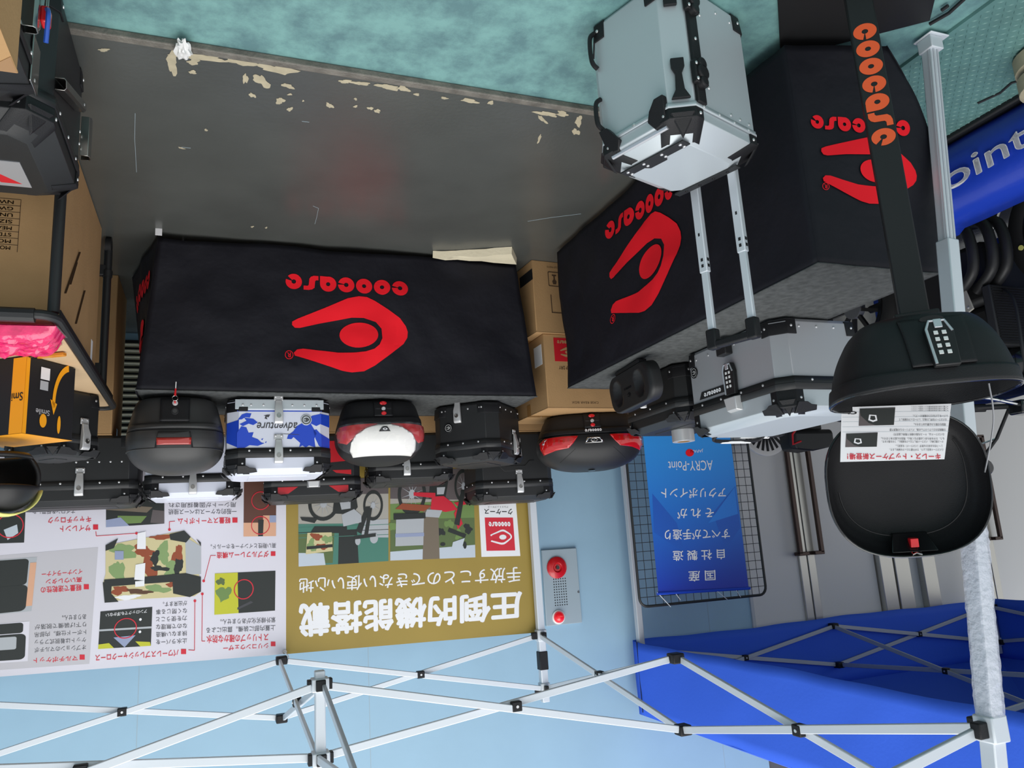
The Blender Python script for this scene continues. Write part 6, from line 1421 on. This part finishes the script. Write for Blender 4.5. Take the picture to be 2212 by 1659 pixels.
loft(bm, R); bmesh.ops.recalc_face_normals(bm, faces=bm.faces); obj('seat', bm, 'black_matte', MC, smooth=60)
bm = BM(); abox(bm, -.15, .15, -.3, .2, .27, .56); abox(bm, -.12, .12, -.26, .06, .56, .7); obj('engine', bm, 'black_satin', MC, bevel=.03)
bm = BM(); abox(bm, -.2, .2, -.33, -.29, .5, .78)
rad = obj('radiator', bm, 'black_matte', MC, bevel=.006)
bm = BM()
for i in range(22): abox(bm, -.19, .19, -.336, -.331, .51 + i * .012, .516 + i * .012)
obj('radiator_fin', bm, 'black_satin', rad, smooth=0)['kind'] = 'stuff'
bm = BM(); M = Matrix.Translation((.22, -.2, .52)) @ Matrix.Rotation(.35, 4, 'X') @ Matrix.Rotation(.2, 4, 'Y')
abox(bm, -.004, .004, -.04, .04, -.1, .1, M); abox(bm, -.05, .0, .04, .046, -.1, .1, M); mat('grey_bracket', (158, 154, 144), .45); br_ = obj('metal_bracket', bm, 'grey_bracket', MC, bevel=.003)
bm = BM(); abox(bm, .004, .006, -.008, .008, -.07, .05, M); obj('bracket_slot', bm, 'black_print', br_, smooth=0); rivet('rivet_metal', br_, M @ Vector((.005, -.02, .08)), (1, 0, 0))
for i, (dx, dy) in enumerate(((0, 0), (.045, .06), (-.05, -.03))):
    bm = BM(); tube(bm, smoothpath([(.16 + dx, -.24 + dy, .5), (.19 + dx, -.36 + dy, .42), (.17 + dx, -.34 + dy, .22), (.1 + dx, -.16 + dy, .15)], 7), .024, 12); obj('exhaust_pipe', bm, 'black_satin', MC)
bm = BM(); tube(bm, [(.1, .0, .16), (.16, .5, .26), (.17, .85, .36)], [.03, .045, .05], 14); obj('silencer', bm, 'steel', MC)
bm = BM(); tube(bm, [(-.12, .1, .3), (-.12, .62, .305)], .022, 10); tube(bm, [(.12, .1, .3), (.12, .62, .305)], .022, 10); obj('swingarm', bm, 'black_satin', MC)
bm = BM(); tube(bm, [(-.2, .0, .28), (-.3, -.1, .0)], .01, 8); obj('side_stand', bm, 'steel', MC)
bm = BM(); tube(bm, smoothpath([(.1, -.36, 1.0), (.2, -.42, .85), (.16, -.4, .6), (.1, -.3, .5)], 6), .007, 8); obj('cable', bm, 'black_matte', MC)
# black scooter shroud with red edging behind the silver case
rc = thing('luggage_pannier', 'black pannier with red edging in front of the grey double door', 'luggage case', (0, 0, 0))
YP = 4.6
pp = [ony(x, y, YP) for x, y in ((1704, 958), (1709, 970), (1748, 974), (1800, 962), (1800, 880), (1740, 880), (1715, 905), (1695, 925))]
poly = [(p[0], p[2]) for p in pp]; zb_ = .78
poly = [poly[0], poly[1], poly[2], poly[3], (poly[3][0], zb_), (poly[0][0], zb_)]
bm = BM(); cxm = sum(p[0] for p in poly) / len(poly)
loft(bm, [[(cxm + (x - cxm) * .8, YP + .14, z) for x, z in poly], [(x, YP, z) for x, z in poly], [(cxm + (x - cxm) * .86, YP - .05, 1.0 + (z - 1.0) * .86) for x, z in poly]]); bmesh.ops.recalc_face_normals(bm, faces=bm.faces); obj('shell', bm, 'black_satin', rc, bevel=.012)
bm = BM(); tube(bm, [ony(x, y, YP - .056) for x, y in ((1735, 905), (1712, 938), (1713, 960), (1730, 953))], .008, 6); obj('red_edging', bm, 'red_paint', rc)
bm = BM(); abox(bm, cxm - .18, cxm + .18, YP + .02, YP + .12, .0, zb_); obj('stand_base', bm, 'black_matte', rc, bevel=.01)

bp_ = thing('navy_fill_panel', 'added dark blue panel that darkens the area behind the motorcycle', 'banner', (-3.95, 2.5, 0))  # added panel, put in to darken the area behind the motorcycle
mat('navy_fill', (18, 44, 120), 0.5)
box('sheet', -.004, .0, -1.0, 1.1, .03, .86, 'navy_fill', bp_, bevel=0)
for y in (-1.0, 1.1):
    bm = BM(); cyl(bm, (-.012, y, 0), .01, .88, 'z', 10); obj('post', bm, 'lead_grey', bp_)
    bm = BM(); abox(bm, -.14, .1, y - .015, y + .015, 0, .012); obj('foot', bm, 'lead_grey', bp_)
bpy.context.view_layer.update()
